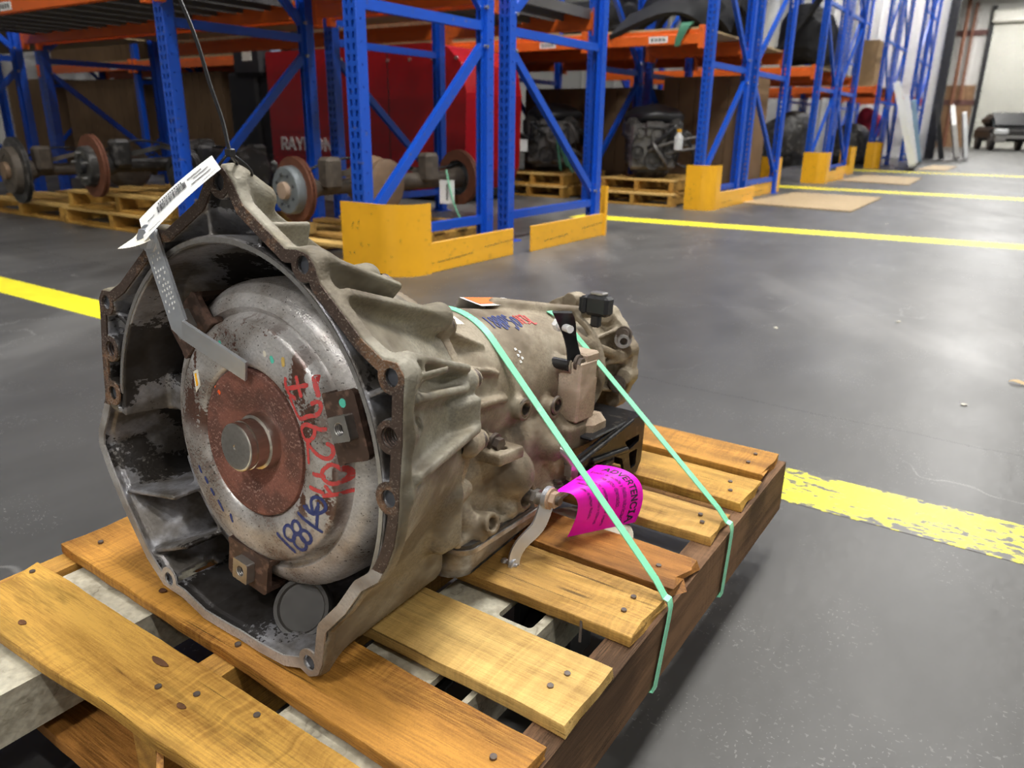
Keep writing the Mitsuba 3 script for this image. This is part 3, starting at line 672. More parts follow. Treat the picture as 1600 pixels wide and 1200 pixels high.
def build_bell():
    B = Field((-282, -6, -240), (250, 214, 288), 2.0)
    X2, Z2 = np.meshgrid(B.ax[0], B.ax[2], indexing='ij')
    fl = poly_sd(OUT, X2, Z2); fl_s = poly_sd(OUT.buffer(-24).buffer(20), X2, Z2)
    rho = np.hypot(X2, Z2)
    def rbox(x0, x1, z0, z1, r):
        qx, qz = np.abs(X2 - (x0 + x1) / 2) - (x1 - x0) / 2 + r, np.abs(Z2 - (z0 + z1) / 2) - (z1 - z0) / 2 + r
        return np.hypot(np.maximum(qx, 0), np.maximum(qz, 0)) + np.minimum(np.maximum(qx, qz), 0) - r
    def smin(a, b, k):
        h = np.maximum(k - np.abs(a - b), 0) / k; return np.minimum(a, b) - h * h * k / 4
    rear = smin(smin(rho - 150, rbox(-150, 122, -196, 0, 38), 40), rbox(-236, -60, -110, -2, 25), 30)
    Y = B.ax[1][None, :, None]
    t = np.clip((Y - 12) / 172, 0, 1) ** .85
    body = (1 - t) * fl_s[:, None, :] + t * rear[:, None, :]
    body = np.maximum(np.maximum(body * .9, -Y), Y - 190)
    plate = np.maximum(np.maximum(fl[:, None, :], Y - 11), -Y)
    h = np.maximum(9 - np.abs(body - plate), 0) / 9
    B.D = (np.minimum(body, plate) - h * h * 9 / 4).astype(np.float32)
    wall = (body + 6.5).astype(np.float32)
    for (x, z) in HOLES + THREAD:
        B.capsule((x, 14, z), (x * .93, 42, z * .93), 14.5, 11, 8)
    ribs = [((128, 12, 204), (126, 108, 172), 48, 9), ((152, 16, 177), (117, 178, 137), 46, 10), ((217, 20, 133), (160, 178, 84), 46, 8), ((229, 20, 98), (163, 172, 64), 40, 8), ((233, 20, 28), (170, 187, 17), 50, 9),
            ((-112, 10, 198), (-84, 118, 168), 46, 9), ((-150, 16, 172), (-112, 176, 136), 42, 10), ((-215, 20, 124), (-152, 182, 66), 46, 8), ((0, 14, 258), (0, 150, 172), 50, 14)]
    B.capsule((6, 16, 254), (8, 40, 244), 16.5, 13, 10)
    for p, q, d, th in ribs: B.slab(p, q, d, th, 9)
    for a in (50, 24, 90, 130, 156):
        x, z = 158 * math.cos(math.radians(a)), 158 * math.sin(math.radians(a))
        if a in (50, 130): x, z = x * 1.06, z * 1.06
        B.capsule((x * .97, 140, z * .97), (x, 184, z), 17, 16, 10)
    B.box((120, 140, 18), (168, 190, 52), 5, 8)
    B.box((118, 150, -130), (150, 192, -60), 10, 14)
    # cavities
    r = B.region((-206, -6, -206), (206, 168, 206)); sl, X, Y, Z = r
    B.D[sl] = np.maximum(B.D[sl], -np.maximum(np.maximum(np.sqrt(X * X + Z * Z) - (201 - np.maximum(Y - 20, 0) * .12), Y - 166), np.where(Y < 11, -50, wall[sl])))
    zline = (Z2 + 10 + .20 * (X2 + 215))[:, None, :]
    low = (fl + 8.5)[:, None, :]; lows = (smin(rear, fl_s, 1) + 12)[:, None, :]
    r = B.region((-282, -6, -240), (250, 168, 200)); sl, X, Y, Z = r
    t2 = np.clip((Y - 8) / 150, 0, 1)
    cav = np.maximum(np.maximum((1 - t2) * low[:, :, sl[2]] + t2 * (rear + 11)[:, None, sl[2]], zline[:, :, sl[2]]), Y - 165)
    B.D[sl] = np.maximum(B.D[sl], -np.maximum(cav, np.where(Y < 11, -50, wall[sl])))
    lugd = np.min([np.hypot(X2 - a, Z2 - b) for a, b in HOLES + THREAD], 0)
    fullp = np.maximum(np.maximum(np.maximum(np.maximum(209 - rho, fl + 12.5), 15.5 - lugd)[:, None, :] + 0 * B.ax[1][None, :, None], B.ax[1][None, :, None] - 58), -(zline - 8) * .8)
    B.D = np.maximum(B.D, -np.maximum(fullp, np.where(B.ax[1][None, :, None] < 11, -50, wall))).astype(np.float32)
    for a in (97, 77, 27, 153):
        c, s_ = math.cos(math.radians(a)), math.sin(math.radians(a))
        r = B.region((min(200 * c, 250 * c) - 8, -2, min(200 * s_, 250 * s_) - 8), (max(200 * c, 250 * c) + 8, 62, max(200 * s_, 250 * s_) + 8)); sl, X, Y, Z = r
        u, w = X * c + Z * s_, -X * s_ + Z * c
        B.D[sl] = np.minimum(B.D[sl], np.maximum(np.maximum(np.maximum(np.abs(w) - 2.6, 203 - u), np.maximum(5 - Y, Y - 60)), (fl + 4)[:, None, :][sl[0], :, sl[2]]))
    r = B.region((-214, -6, -214), (214, 5, 214)); sl, X, Y, Z = r; ring = np.sqrt(X * X + Z * Z)
    B.D[sl] = np.maximum(B.D[sl], -np.maximum(np.abs(ring - 205) - 4.6, Y - 2.8))
    # shelves and inner walls of the lower left pockets
    B.slab((-226, 70, -108), (-142, 80, -96), 6, 130, 5, toward=(-184, -300))
    B.slab((-186, 75, -176), (-112, 80, -146), 6, 140, 5, toward=(-140, -320))
    def innerwall(X, Y, Z):
        rr = np.sqrt(X * X + Z * Z); return np.maximum(np.maximum(np.abs(rr - 178) - 4, np.maximum(55 - Y, Y - 168)), np.maximum(Z + 66 , -(Z + 158)))
    B.add(innerwall, (-184, 55, -160), (-70, 168, -60), 8)
    B.box((-200, 55, -14), (-160, 166, 30), 6, 8)
    for (x, z) in HOLES:
        B.cyl((x, -6, z), (x, 60, z), 7.6, 1.0, cut=True)
    for (x, z) in THREAD: B.cyl((x, -6, z), (x, 44, z), 9.0, 1.0, cut=True)
    B.D = np.maximum(B.D, -(B.ax[1][None, :, None] - .0)).astype(np.float32)
    m = B.mesh()
    c = m.triangles_center; ii = [np.clip(np.rint((c[:, a] - B.lo[a]) / B.h).astype(int), 0, B.n[a] - 1) for a in range(3)]
    depth = np.where(c[:, 1] < 12, fl[ii[0], ii[2]], (wall - 6.5)[ii[0], ii[1], ii[2]])
    inner = (depth < -4.0) & (c[:, 1] < 178) & (c[:, 1] > .6)
    return split(m, inner)
mi_in, mi_out = build_bell()
put(tk + '__bell_housing', mi_out, 'm_cast', smooth=True, tw=TW)
put(tk + '__bell_housing__inner_shell', mi_in, 'm_inner', smooth=True, tw=TW, label='oily bare metal inside of the bell housing')

def xz(poly, y0, y1):               # extrude a polygon given in (x, z) along y
    gs = getattr(poly, 'geoms', [poly]); ms = []
    for g in gs:
        m = extrude_polygon(g, y1 - y0, engine='earcut'); v = m.vertices.copy(); m.vertices = np.c_[v[:, 0], y0 + v[:, 2], v[:, 1]]; m.invert(); ms.append(m)
    m = cat_(ms); m.fix_normals(); return m
lug_pads = unary_union([Point(p).buffer(14.5) for p in HOLES + THREAD])
face2d = OUT.buffer(-1.2).difference(OUT.buffer(-12.5)).union(lug_pads.intersection(OUT.buffer(-1.0)))
face2d = face2d.difference(unary_union([Point(p).buffer(8.0) for p in HOLES] + [Point(p).buffer(9.2) for p in THREAD])).buffer(-.8).buffer(.8)
upper = Polygon([(-300, -8), (-150, 0), (150, -60), (300, -60), (300, 300), (-300, 300)])
put(tk + '__bell_housing__mating_face', xz(face2d.intersection(upper), -.8, 1.2), 'm_face', tw=TW, label='rust-stained machined rim of the bell housing')
put(tk + '__bell_housing__mating_face', xz(face2d.difference(upper), -.8, 1.2), 'm_face_alu', tw=TW, label='clean aluminium lower rim of the bell housing')
for (x, z) in HOLES:
    h_ = lathe([(3.5, 0), (3.5, 7.6), (6, 7.6)], 24); h_.apply_translation((x, 0, z)); put(tk + '__bell_housing__bolt_hole', h_, 'm_hole', tw=TW)
for (x, z) in THREAD:
    ms = []
    for i in range(6):
        t = trimesh.creation.torus(9.2, 1.0, major_sections=28, minor_sections=6); t.apply_transform(trimesh.transformations.rotation_matrix(math.pi / 2, (1, 0, 0))); t.apply_translation((x, 3 + i * 3.2, z)); ms.append(t)
    put(tk + '__bell_housing__thread', cat_(ms), 'm_lug', smooth=True, tw=TW)
arc = [(205 * math.cos(math.radians(a)), 205 * math.sin(math.radians(a))) for a in np.linspace(-22, 176, 120)]  # bright arc paints the light caught along the bore edge
put(tk + '__bell_housing__bore_rim', xz(LineString(arc).buffer(2.3, cap_style=2), 1.9, 3.4), 'm_bright', tw=TW, label='bright strip painted for the lit edge of the round bore inside the bell')
# inspection plug
pl_ = lathe([(0, 0), (0, 25), (-2.5, 27), (-3, 31), (1, 33), (7, 33), (7, 0)], 48)
pl_.apply_transform(trimesh.transformations.rotation_matrix(math.radians(-30), (1, 0, 0))); pl_.apply_transform(trimesh.transformations.rotation_matrix(math.radians(24), (0, 0, 1)))
pl_.apply_translation((47, 46, -181)); put(tk + '__inspection_plug', pl_, 'm_rubber', smooth=40, tw=TW, label='dark round rubber plug in the lower corner of the bell')

# ---- torque converter
cv = tk + '__torque_converter'
PROF = [(30, 78), (26.5, 80), (24, 84), (22.5, 92), (22, 100), (23.5, 112), (25.5, 122), (28.5, 127), (38, 129.5), (42, 132.5), (41, 135), (36.5, 138), (37, 143), (40, 150), (46, 158), (54, 163.5), (64, 165), (100, 165), (130, 160), (148, 145), (158, 110), (160, 40)]
put(cv, lathe([(30, 60)] + PROF, 160), 'm_conv', smooth=50, tw=TW)
put(cv + '__center_plate', lathe([(38, 20), (37.5, 30), (35, 36), (30, 42), (27, 50), (25, 62), (24, 74), (25.5, 77), (32, 78)], 128), 'm_rust', smooth=50, tw=TW, label='rust-red dished centre of the torque converter')
put(cv + '__pilot_hub', lathe([(6.6, 0), (6.4, 3), (5.2, 3.6), (5, 22.5), (6.5, 25), (12, 25.2), (12.6, 23.8), (14, 23.8), (14.6, 25.6), (27, 25.8), (28, 28.5), (31, 29.5), (38, 31)], 96), 'm_hub', smooth=40, tw=TW, label='shiny turned steel pilot hub')
for i, a in enumerate((20, 133, 264)):
    ca, sa = math.cos(math.radians(a)), math.sin(math.radians(a))
    R = np.eye(4); R[:3, 0] = (-sa, 0, ca); R[:3, 1] = (0, 1, 0); R[:3, 2] = (ca, 0, sa)
    shp = sbox(-33, 126, 33, 168).buffer(-6).buffer(6)
    m = xz(shp, 25, 31); m2 = xz(sbox(-33, 126, 33, 131).buffer(1.5), 25, 40); m3 = xz(sbox(-31, 160, 31, 166), 30, 62)
    m = cat_([m, m2, m3]); m.apply_transform(R); m.fix_normals()
    lk = put(cv + '__drive_lug', m, 'm_lug', smooth=30, tw=TW)
    nutp = sbox(-12, 136, 12, 160).buffer(-2).buffer(2).difference(Point(0, 148).buffer(6.5))
    m = xz(nutp, 15, 26); m.apply_transform(R); m.fix_normals(); put(cv + '__square_nut', m, 'm_steel', smooth=30, tw=TW, label='square welded nut with a threaded hole')
    ms = []
    for j in range(5):
        t = trimesh.creation.torus(6.3, .8, major_sections=24, minor_sections=6); t.apply_transform(trimesh.transformations.rotation_matrix(math.pi / 2, (1, 0, 0))); t.apply_translation((0, 16 + j * 2.2, 148)); t.apply_transform(R); ms.append(t)
    put(cv + '__nut_thread', cat_(ms), 'm_bright', smooth=True, tw=TW)
    d = lathe([(24.6, 0), (24.5, 4.2), (25, 4.4)], 12); d.apply_translation((22 if i != 2 else -20, 0, 150)); d.apply_transform(R)
    put(cv + '__paint_dot', d, 'm_teal_paint', tw=TW)

# marker writing and paint marks on the converter face
_pr = np.array(PROF); _prs = _pr[:16]
def cy(x, z): return float(np.interp(np.hypot(x, z), _prs[:, 1], _prs[:, 0]))
def stroke(pts, w, m, key, lift=.45, surf=cy):
    P = spline(pts, max(8, 8 * len(pts))) if len(pts) > 2 else np.linspace(pts[0], pts[1], 10)
    d = np.gradient(P, axis=0); d /= np.linalg.norm(d, axis=1, keepdims=True) + 1e-9; nn = np.c_[-d[:, 1], d[:, 0]]
    g = (1 + .25 * (meshkit.noise(np.c_[P * .35, np.zeros(len(P))]) - .5))[:, None]; cols = 5; n = len(P); V = []
    for q in np.linspace(-.5, .5, cols): V += [(x, surf(x, z) - lift, z) for x, z in P + nn * g * w * q]
    F = [t for a in range(cols - 1) for i in range(n - 1) for t in ((a * n + i, a * n + i + 1, (a + 1) * n + i + 1), (a * n + i, (a + 1) * n + i + 1, (a + 1) * n + i))]
    for e, sg in ((0, -1), (n - 1, 1)):
        c = len(V); r_ = w / 2 * float(g[e, 0]); V += [(x, surf(x, z) - lift, z) for x, z in P[e] + r_ * np.array([(math.cos(t), math.sin(t)) for t in np.linspace(0, 2 * math.pi, 13)[:-1]])] + [(P[e][0], surf(*P[e]) - lift, P[e][1])]
        F += [(c + k, c + (k + 1) % 12, c + 12) for k in range(12)]
    put(key, trimesh.Trimesh(np.array(V), F, process=False), m, tw=TW)
RED = [[(92, 87), (100, 72)], [(59, 80), (60, 70), (72, 64)], [(61, 71), (86, 79)], [(73, 84), (80, 68)], [(94, 63), (104, 63), (103, 56), (90, 50), (78, 45), (70, 52), (64, 62)],
       [(111, 42), (98, 41), (84, 40), (79, 33), (84, 26), (95, 29), (98, 40)], [(114, 28), (120, 24), (118, 16), (106, 14), (95, 19), (88, 23)], [(88, 23), (89, 4)], [(97, -6), (110, -5)],
       [(114, 6), (126, 7), (131, -1), (121, -10), (109, -7), (113, 5)], [(92, -21), (108, -22)], [(112, -15), (119, -22)], [(109, -25), (131, -18)]]
for s_ in RED: stroke(s_, 4.4, 'm_red_paint', cv + '__red_paint_writing')
def circ(x, z, r, rz=None): return [(x + r * math.cos(a), z + (rz or r) * math.sin(a)) for a in np.linspace(.3, 2 * math.pi + .3, 9)]
BLUE = [[(82, -44), (94, -44), (93, -34), (105, -29), (111, -35), (103, -45), (89, -47)], [(86, -42), (95, -48), (100, -40)], [(102, -35), (98, -61)], [(73, -54), (103, -65)], circ(59, -80, 8), circ(73, -86, 8.5), circ(70, -70, 6.5), circ(82, -77, 7), [(41, -87), (64, -100)]]
for s_ in BLUE: stroke(s_, 3.8, 'm_blue_paint', cv + '__blue_marker_writing')
for p, m in (([(-91, -50), (-88, -55)], 'm_blue_paint'), ([(-80, -60), (-77, -64)], 'm_blue_paint'), ([(-70, -71), (-66, -75)], 'm_blue_paint'), ([(-58, -81), (-51, -89)], 'm_blue_paint'), ([(-37, -91), (-35, -97)], 'm_blue_paint'),
             ([(-44, 98), (-36, 84)], 'm_teal_paint'), ([(38, 97), (40, 94)], 'm_teal_paint'), ([(54, 98), (55, 93)], 'm_gold_paint'), ([(-57, 47), (-51, 43)], 'm_orange_paint'), ([(28, 100), (29, 98)], 'm_cream')):
    stroke(p, 4.2, m, cv + '__paint_mark', surf=(cy if np.hypot(*p[0]) > 78 else (lambda x, z: 24.8)))
stk = [(-93, 58), (-84, 62), (-80, 45), (-88, 36)]
m = xz(Polygon(stk), 0, .6); m.vertices[:, 1] += np.array([cy(a, b) for a, b in m.vertices[:, [0, 2]]]) - 1.0; put(cv + '__sticker', m, 'm_cream', tw=TW)
m = xz(Polygon(stk).buffer(-3.2), -.4, .2); m.vertices[:, 1] += np.array([cy(a, b) for a, b in m.vertices[:, [0, 2]]]) - 1.0; put(cv + '__sticker_print', m, 'm_guard', tw=TW)

# ---- shipping strap bolted to the rim, holding the converter
b1, b2, b3 = np.array((-115, -3.2, 200)), np.array((-68, -4.2, 112)), np.array((6, 17, 78))
wv = np.array((12.5, 0, 6.0))
P = np.array([b1 + (b2 - b1) * t for t in np.linspace(0, .96, 8)] + [b2 + (b3 - b2) * t for t in np.linspace(.04, 1, 8)])
Wd = np.array([(12.2, 0, 6.5)] * 8 + [(6.3, -4, 11.2)] * 8)
put(tk + '__shipping_strap', ribbon(P, Wd, 3.0), 'm_zinc', smooth=25, tw=TW, label='bright zinc plated bent steel strap holding the converter')
hexa = tcyl(radius=11, height=7, sections=6); hexa.apply_transform(trimesh.transformations.rotation_matrix(math.pi / 2, (1, 0, 0))); hexa.apply_translation((-114, -8, 196))
wash = lathe([(-6.2, 0), (-6.2, 14), (-4.6, 14.5)], 32); wash.apply_translation((-114, 0, 196))
put(tk + '__shipping_strap__bolt', cat_([hexa, wash]), 'm_zinc', smooth=30, tw=TW)
g = np.random.default_rng(5)
ms = []
for i in range(13):
    for j in range(4):
        if g.random() < .75:
            c = b1 + (b2 - b1) * (.17 + i * .052); c = c + wv * (-.55 + .36 * j) + np.array((0, -1.7, 0))
            ms.append(bx(c[0] - .8, c[0] + .8, c[1] - .25, c[1] + .1, c[2] - 1.2, c[2] + 1.2))
put(tk + '__shipping_strap__stamped_code', cat_(ms), 'm_paper', tw=TW)

# ---- main case, tail housing
def drop(y):
    t = np.clip((np.asarray(y, float) - 230) / 460, 0, 1); return 15 * t * t * (3 - 2 * t)
def build_case():
    B = Field((-172, 176, -172), (188, 708, 160), 2.5)
    ys = [176, 200, 250, 324, 420, 530, 580, 612, 660, 706]; rs = [140, 129, 117, 108, 101, 94, 86, 70, 72, 84]
    def bodyf(X, Y, Z):
        r = np.interp(B.ax[1], ys, rs).astype(np.float32)[None, :, None]; return np.maximum((np.sqrt(X * X + Z * Z) - r) * .92, np.maximum(186 - Y, Y - 696))
    r_ = B.region((-172, 176, -172), (188, 708, 160)); sl, X, Y, Z = r_
    B.D[sl] = bodyf(X, Y, Z)
    B.cyl((0, 190, 0), (0, 204, 0), 148, 8)
    for a in (50, 24, -3, 90, 130, 156, -30):
        c, s_ = math.cos(math.radians(a)), math.sin(math.radians(a)); B.capsule((150 * c, 190, 150 * s_), (146 * c, 214, 146 * s_), 15, 12, 8)
    for p, q, d, th in (((100, 204, 112), (84, 300, 78), 30, 7), ((130, 204, 74), (106, 306, 46), 30, 7), ((144, 204, 30), (114, 316, 12), 34, 8), ((-100, 204, 112), (-84, 300, 78), 30, 7), ((-130, 204, 74), (-106, 306, 46), 30, 7)):
        B.slab(p, q, d, th, 7)
    B.cyl((84, 345, -6), (122, 345, -6), 14.5, 8); B.cyl((80, 424, -19), (118, 424, -19), 15, 8)
    B.cyl((100, 268, -28), (132, 268, -30), 10, 6)
    B.capsule((96, 262, -62), (92, 520, -50), 26, 24, 10)                 # oil gallery tube along the side
    B.box((96, 250, -52), (152, 302, -36), 4, 6)                          # mounting lug
    B.cyl((134, 276, -70), (134, 276, -20), 8, 1, cut=True)
    B.capsule((92, 316, -86), (116, 318, -86), 40, 36, 8)                 # round drum bulge below the tube
    B.box((-118, 200, -142), (118, 600, -60), 14, 10)                     # valve body chamber
    B.box((-132, 196, -142), (138, 330, -130), 4, 6); B.box((-124, 320, -142), (126, 606, -130), 4, 6)
    B.cyl((96, 334, -116), (140, 334, -116), 20, 6); B.cyl((128, 334, -116), (160, 334, -116), 14, .5, cut=True)
    B.capsule((100, 300, -100), (132, 304, -128), 14, 11, 6); B.capsule((100, 216, -100), (136, 236, -134), 20, 13, 8)
    B.cyl((118, 244, -128), (152, 244, -120), 14, 5); B.cyl((140, 244, -123), (156, 244, -119), 8, .5, cut=True)
    B.box((100, 440, -84), (134, 520, -46), 8, 10)
    B.capsule((104, 402, -66), (126, 408, -72), 24, 17, 8)
    B.cyl((84, 466, 34), (118, 466, 36), 13, 8)                           # boss of the black hanger
    B.capsule((92, 470, 2), (104, 470, 2), 9, 7, 4)
    B.capsule((-14, 452, 104), (44, 640, 88), 11, 9, 10)                  # ridge on top
    # tail housing flange and its webs
    B.cyl((0, 676, 0), (0, 696, 0), 107, 5)
    for a in (8, 40, 78, 118, 160, 200, 240, 300, 335):
        c, s_ = math.cos(math.radians(a)), math.sin(math.radians(a))
        B.slab((66 * c, 596, 66 * s_), (104 * c, 690, 104 * s_), 60, 7, 8)
    for a in (18, 58, 100, 145, 190, 235, 280, 325, 352):
        c, s_ = math.cos(math.radians(a)), math.sin(math.radians(a)); B.cyl((97 * c, 668, 97 * s_), (97 * c, 697, 97 * s_), 14, 5)
    def ringf(X, Y, Z): return np.maximum(np.abs(np.sqrt(X * X + Z * Z) - 92) - 5, np.abs(Y - 600) - 5)
    B.add(ringf, (-100, 590, -100), (100, 610, 100), 6)
    B.capsule((60, 556, 58), (92, 690, 10), 9, 8, 8)
    for (p, q) in (((106, 345, -6), (130, 345, -6)), ((104, 424, -19), (126, 424, -19))): B.cyl(p, q, 9.0, .8, cut=True)
    B.cyl((0, 640, 0), (0, 720, 0), 58, 2, cut=True)
    m = B.mesh(); v = m.vertices.copy(); v[:, 2] -= drop(v[:, 1]); m.vertices = v
    return m
put(tk + '__main_case', build_case(), 'm_case', smooth=True, tw=TW)
put(tk + '__main_case__side_pad', cat_([bx(96, 133, 458, 506, -52, 36, 3), bx(96, 130, 500, 515, -48, 8, 3), bx(96, 132, 474, 512, 30, 46, 3), bx(92, 142, 484, 540, -88, -50, 10)]), 'm_pad', tw=TW, label='pale flat machined pad on the case side')
put(tk + '__main_case__lug_face', bx(118, 153.5, 250.5, 301.5, -51.5, -36.5, 3), 'm_pad', tw=TW) if False else None
for (y, z) in ((345, -6), (424, -19)):
    r = lathe([(108, 0), (108, 8.8), (121.5, 8.8), (121.5, 11.5), (119, 13.5)], 32, 'x'); r.apply_translation((0, y, z)); put(tk + '__main_case__port', r, 'm_bolt', smooth=30, tw=TW)
def hexbolt(c, ax, r, L, key, m='m_bolt', n=6):
    c = np.array(c, float); a = np.array(ax, float); a /= np.linalg.norm(a)
    put(key, cat_([rod(c, c + a * L, r, n), rod(c - a * 2, c + a * L * .25, r * 1.35, 20)]), m, smooth=30, tw=TW)
hexbolt((130, 268, -30), (1, 0, -.1), 9, 10, tk + '__main_case__bolt')
for a in (50, 24, -3, 90, 130): hexbolt((149 * math.cos(math.radians(a)), 212, 149 * math.sin(math.radians(a))), (0, 1, 0), 8, 9, tk + '__main_case__bolt')
hexbolt((104, 470, 3), (1, 0, 0), 6, 7, tk + '__main_case__bolt', 'm_pad')
# tail bolts: one clean tube nut and one dark
hexbolt((92, 664, 42), (.2, -1, .1), 10, 9, tk + '__main_case__flange_bolt', 'm_bolt', 16)
r = lathe([(0, 6), (-16, 6), (-16, 9.5), (-3, 10), (-3, 14), (0, 14)], 28); r.apply_transform(trimesh.transformations.rotation_matrix(.55, (0, 0, 1))); r.apply_translation((92, 662, 34)); put(tk + '__main_case__flange_sleeve', r, 'm_bright', smooth=30, tw=TW)
hexbolt((88, 664, -42), (.3, -1, .1), 11, 10, tk + '__main_case__flange_bolt', 'm_bolt', 16)
# pan, gasket
def loft(rings):
    n = len(rings[0]); V = np.vstack(rings); F = []
    for i in range(len(rings) - 1):
        for j in range(n):
            a, b = i * n + j, i * n + (j + 1) % n
            F += [(a, b, b + n), (a, b + n, a + n)]
    c0, c1 = len(V), len(V) + 1; V = np.vstack([V, rings[0].mean(0), rings[-1].mean(0)]); k = (len(rings) - 1) * n
    for j in range(n): F += [(c0, (j + 1) % n, j), (c1, k + j, k + (j + 1) % n)]
    m = trimesh.Trimesh(V, F, process=False); m.fix_normals(); return m
def rrect(xl, xr0, xr1, y0, y1, z, r, n=10, zf=None):
    P = []
    for (cx_, cy_, a0) in ((xl + r, y0 + r, 180), (xr0 - r, y0 + r, 270), (xr1 - r, y1 - r, 0), (xl + r, y1 - r, 90)):
        for a in np.linspace(a0, a0 + 90, n): P.append((cx_ + r * math.cos(math.radians(a)), cy_ + r * math.sin(math.radians(a)), z))
    P = np.array(P)
    if zf is not None: P[:, 2] = [zf(p[1]) for p in P]
    return P
bot = lambda y: float(np.interp(y, [190, 330, 420, 600], [-199, -189, -175, -169]))
pan = loft([rrect(-138, 148, 130, 196, 612, -143, 22), rrect(-138, 148, 130, 196, 612, -149, 22), rrect(-132, 141, 123, 203, 606, -150, 22), rrect(-128, 138, 118, 204, 600, 0, 26, zf=lambda y: -150 + (bot(y) + 150) * .5), rrect(-120, 130, 106, 206, 590, 0, 30, zf=lambda y: -150 + (bot(y) + 150) * .85), rrect(-106, 116, 90, 216, 576, 0, 34, zf=bot)])
put(tk + '__oil_pan', pan, 'm_pan', smooth=40, tw=TW, label='silvery rounded sheet metal oil pan')
put(tk + '__pan_gasket', loft([rrect(-137, 146, 128, 197, 610, -143, 22), rrect(-137, 146, 128, 197, 610, -138, 22)]), 'm_rubber', smooth=30, tw=TW)
for i in range(8):
    y = 225 + i * 52; x = 141 - (y - 196) * .042
    put(tk + '__oil_pan__bolt', cat_([rod((x - 6, y, -138), (x - 6, y, -131), 6, 6), rod((x - 6, y, -139), (x - 6, y, -136), 8.5, 18)]), 'm_bolt', smooth=30, tw=TW)
# shift shaft and lever
put(tk + '__shift_shaft', cat_([rod((104, 334, -116), (164, 334, -116), 8.5, 20), rod((150, 334, -116), (156, 334, -116), 12, 6)]), 'm_steel', smooth=30, tw=TW)
lp = [(170, 337, -112), (168, 330, -130), (164, 322, -150), (156, 310, -164), (150, 300, -180), (150, 296, -196)]
lp = spline(lp, 20); t = np.gradient(lp, axis=0); t /= np.linalg.norm(t, axis=1, keepdims=True); wv = np.cross(t, [.75, -.62, .2]); wv /= np.linalg.norm(wv, axis=1, keepdims=True)
sk = tk + '__shift_lever'
put(sk, cat_([ribbon(lp, wv * np.linspace(9.5, 7, 20)[:, None], 5), rod((166, 337, -112), (172, 337, -112), 15, 28), rod((147.5, 296, -197), (152.5, 296, -197), 9, 24)]), 'm_zinc', smooth=30, tw=TW, label='bright bent steel shift lever')
put(sk + '__nut', cat_([rod((172, 337, -112), (182, 337, -112), 11, 6), rod((172, 337, -112), (175, 337, -112), 14, 24)]), 'm_hubrust', smooth=30, tw=TW)
put(sk + '__stud', rod((180, 337, -112), (187, 337, -112), 6, 14), 'm_bolt', smooth=30, tw=TW)
put(sk + '__ball_pin', cat_([rod((138, 296, -197), (156, 296, -197), 3.5, 14), icosphere(subdivisions=2, radius=5.5).apply_translation((136, 296, -197))]), 'm_bright', smooth=40, tw=TW)
# hose end, clamp and cooler line near the strap
put(tk + '__cooler_line', cat_([tube(spline([(108, 408, -74), (140, 410, -76), (150, 420, -92), (150, 424, -120)], 14), 7, 12), rod((150, 424, -96), (150, 424, -112), 11, 6), rod((126, 408, -74), (138, 409, -75), 11, 6)]), 'm_steel', smooth=30, tw=TW)
put(tk + '__selector_cable', tube(spline([(132, 440, -106), (140, 480, -104), (146, 540, -112), (140, 590, -120)], 20), 4, 8), 'm_black_steel', smooth=True, tw=TW)
# black hanger with bolts
hk = tk + '__hanger_bracket'
hp = spline([(112, 432, 107), (111, 446, 92), (112, 456, 72), (116, 462, 50), (119, 464, 32)], 16)
hw = np.array([14, 14, 14, 13.5, 13, 12, 11, 10, 9.5, 9, 9, 9, 9.5, 10, 10, 9])[:, None]
put(hk, ribbon(hp, np.array([(.62, .78, 0.0)] * 16) * hw, 4), 'm_black_steel', smooth=30, tw=TW, label='black painted twisted steel bracket')
put(hk + '__stud', cat_([rod((92, 456, 84), (122, 440, 84), 5.5, 12), rod((90, 458, 84), (100, 452, 84), 9, 6)]), 'm_white', smooth=30, tw=TW)
put(hk + '__bolt', cat_([rod((110, 466, 34), (130, 466, 34), 6, 14), rod((122, 466, 34), (126, 466, 34), 11.5, 24), rod((126, 466, 34), (131, 466, 34), 8, 6)]), 'm_bolt', smooth=30, tw=TW)
put(hk + '__bushing', rod((88, 456, 30), (116, 456, 30), 8, 16), 'm_plastic', smooth=30, tw=TW)
# wire plug on top of the tail
ck = tk + '__wire_connector'
put(ck, cat_([bx(52, 92, 596, 622, 76, 108, 5), bx(46, 56, 592, 626, 78, 106, 3), bx(62, 78, 600, 612, 58, 78, 3)]), 'm_plastic', tw=TW, label='black plastic wire plug')
for i in range(4): put(ck + '__rib', bx(44.5, 47, 593 + i * 8.2, 597 + i * 8.2, 82, 103, .8), 'm_dark', tw=TW)
put(ck + '__clip', bx(58, 82, 600, 618, 107, 113, 2), 'm_steel', tw=TW)
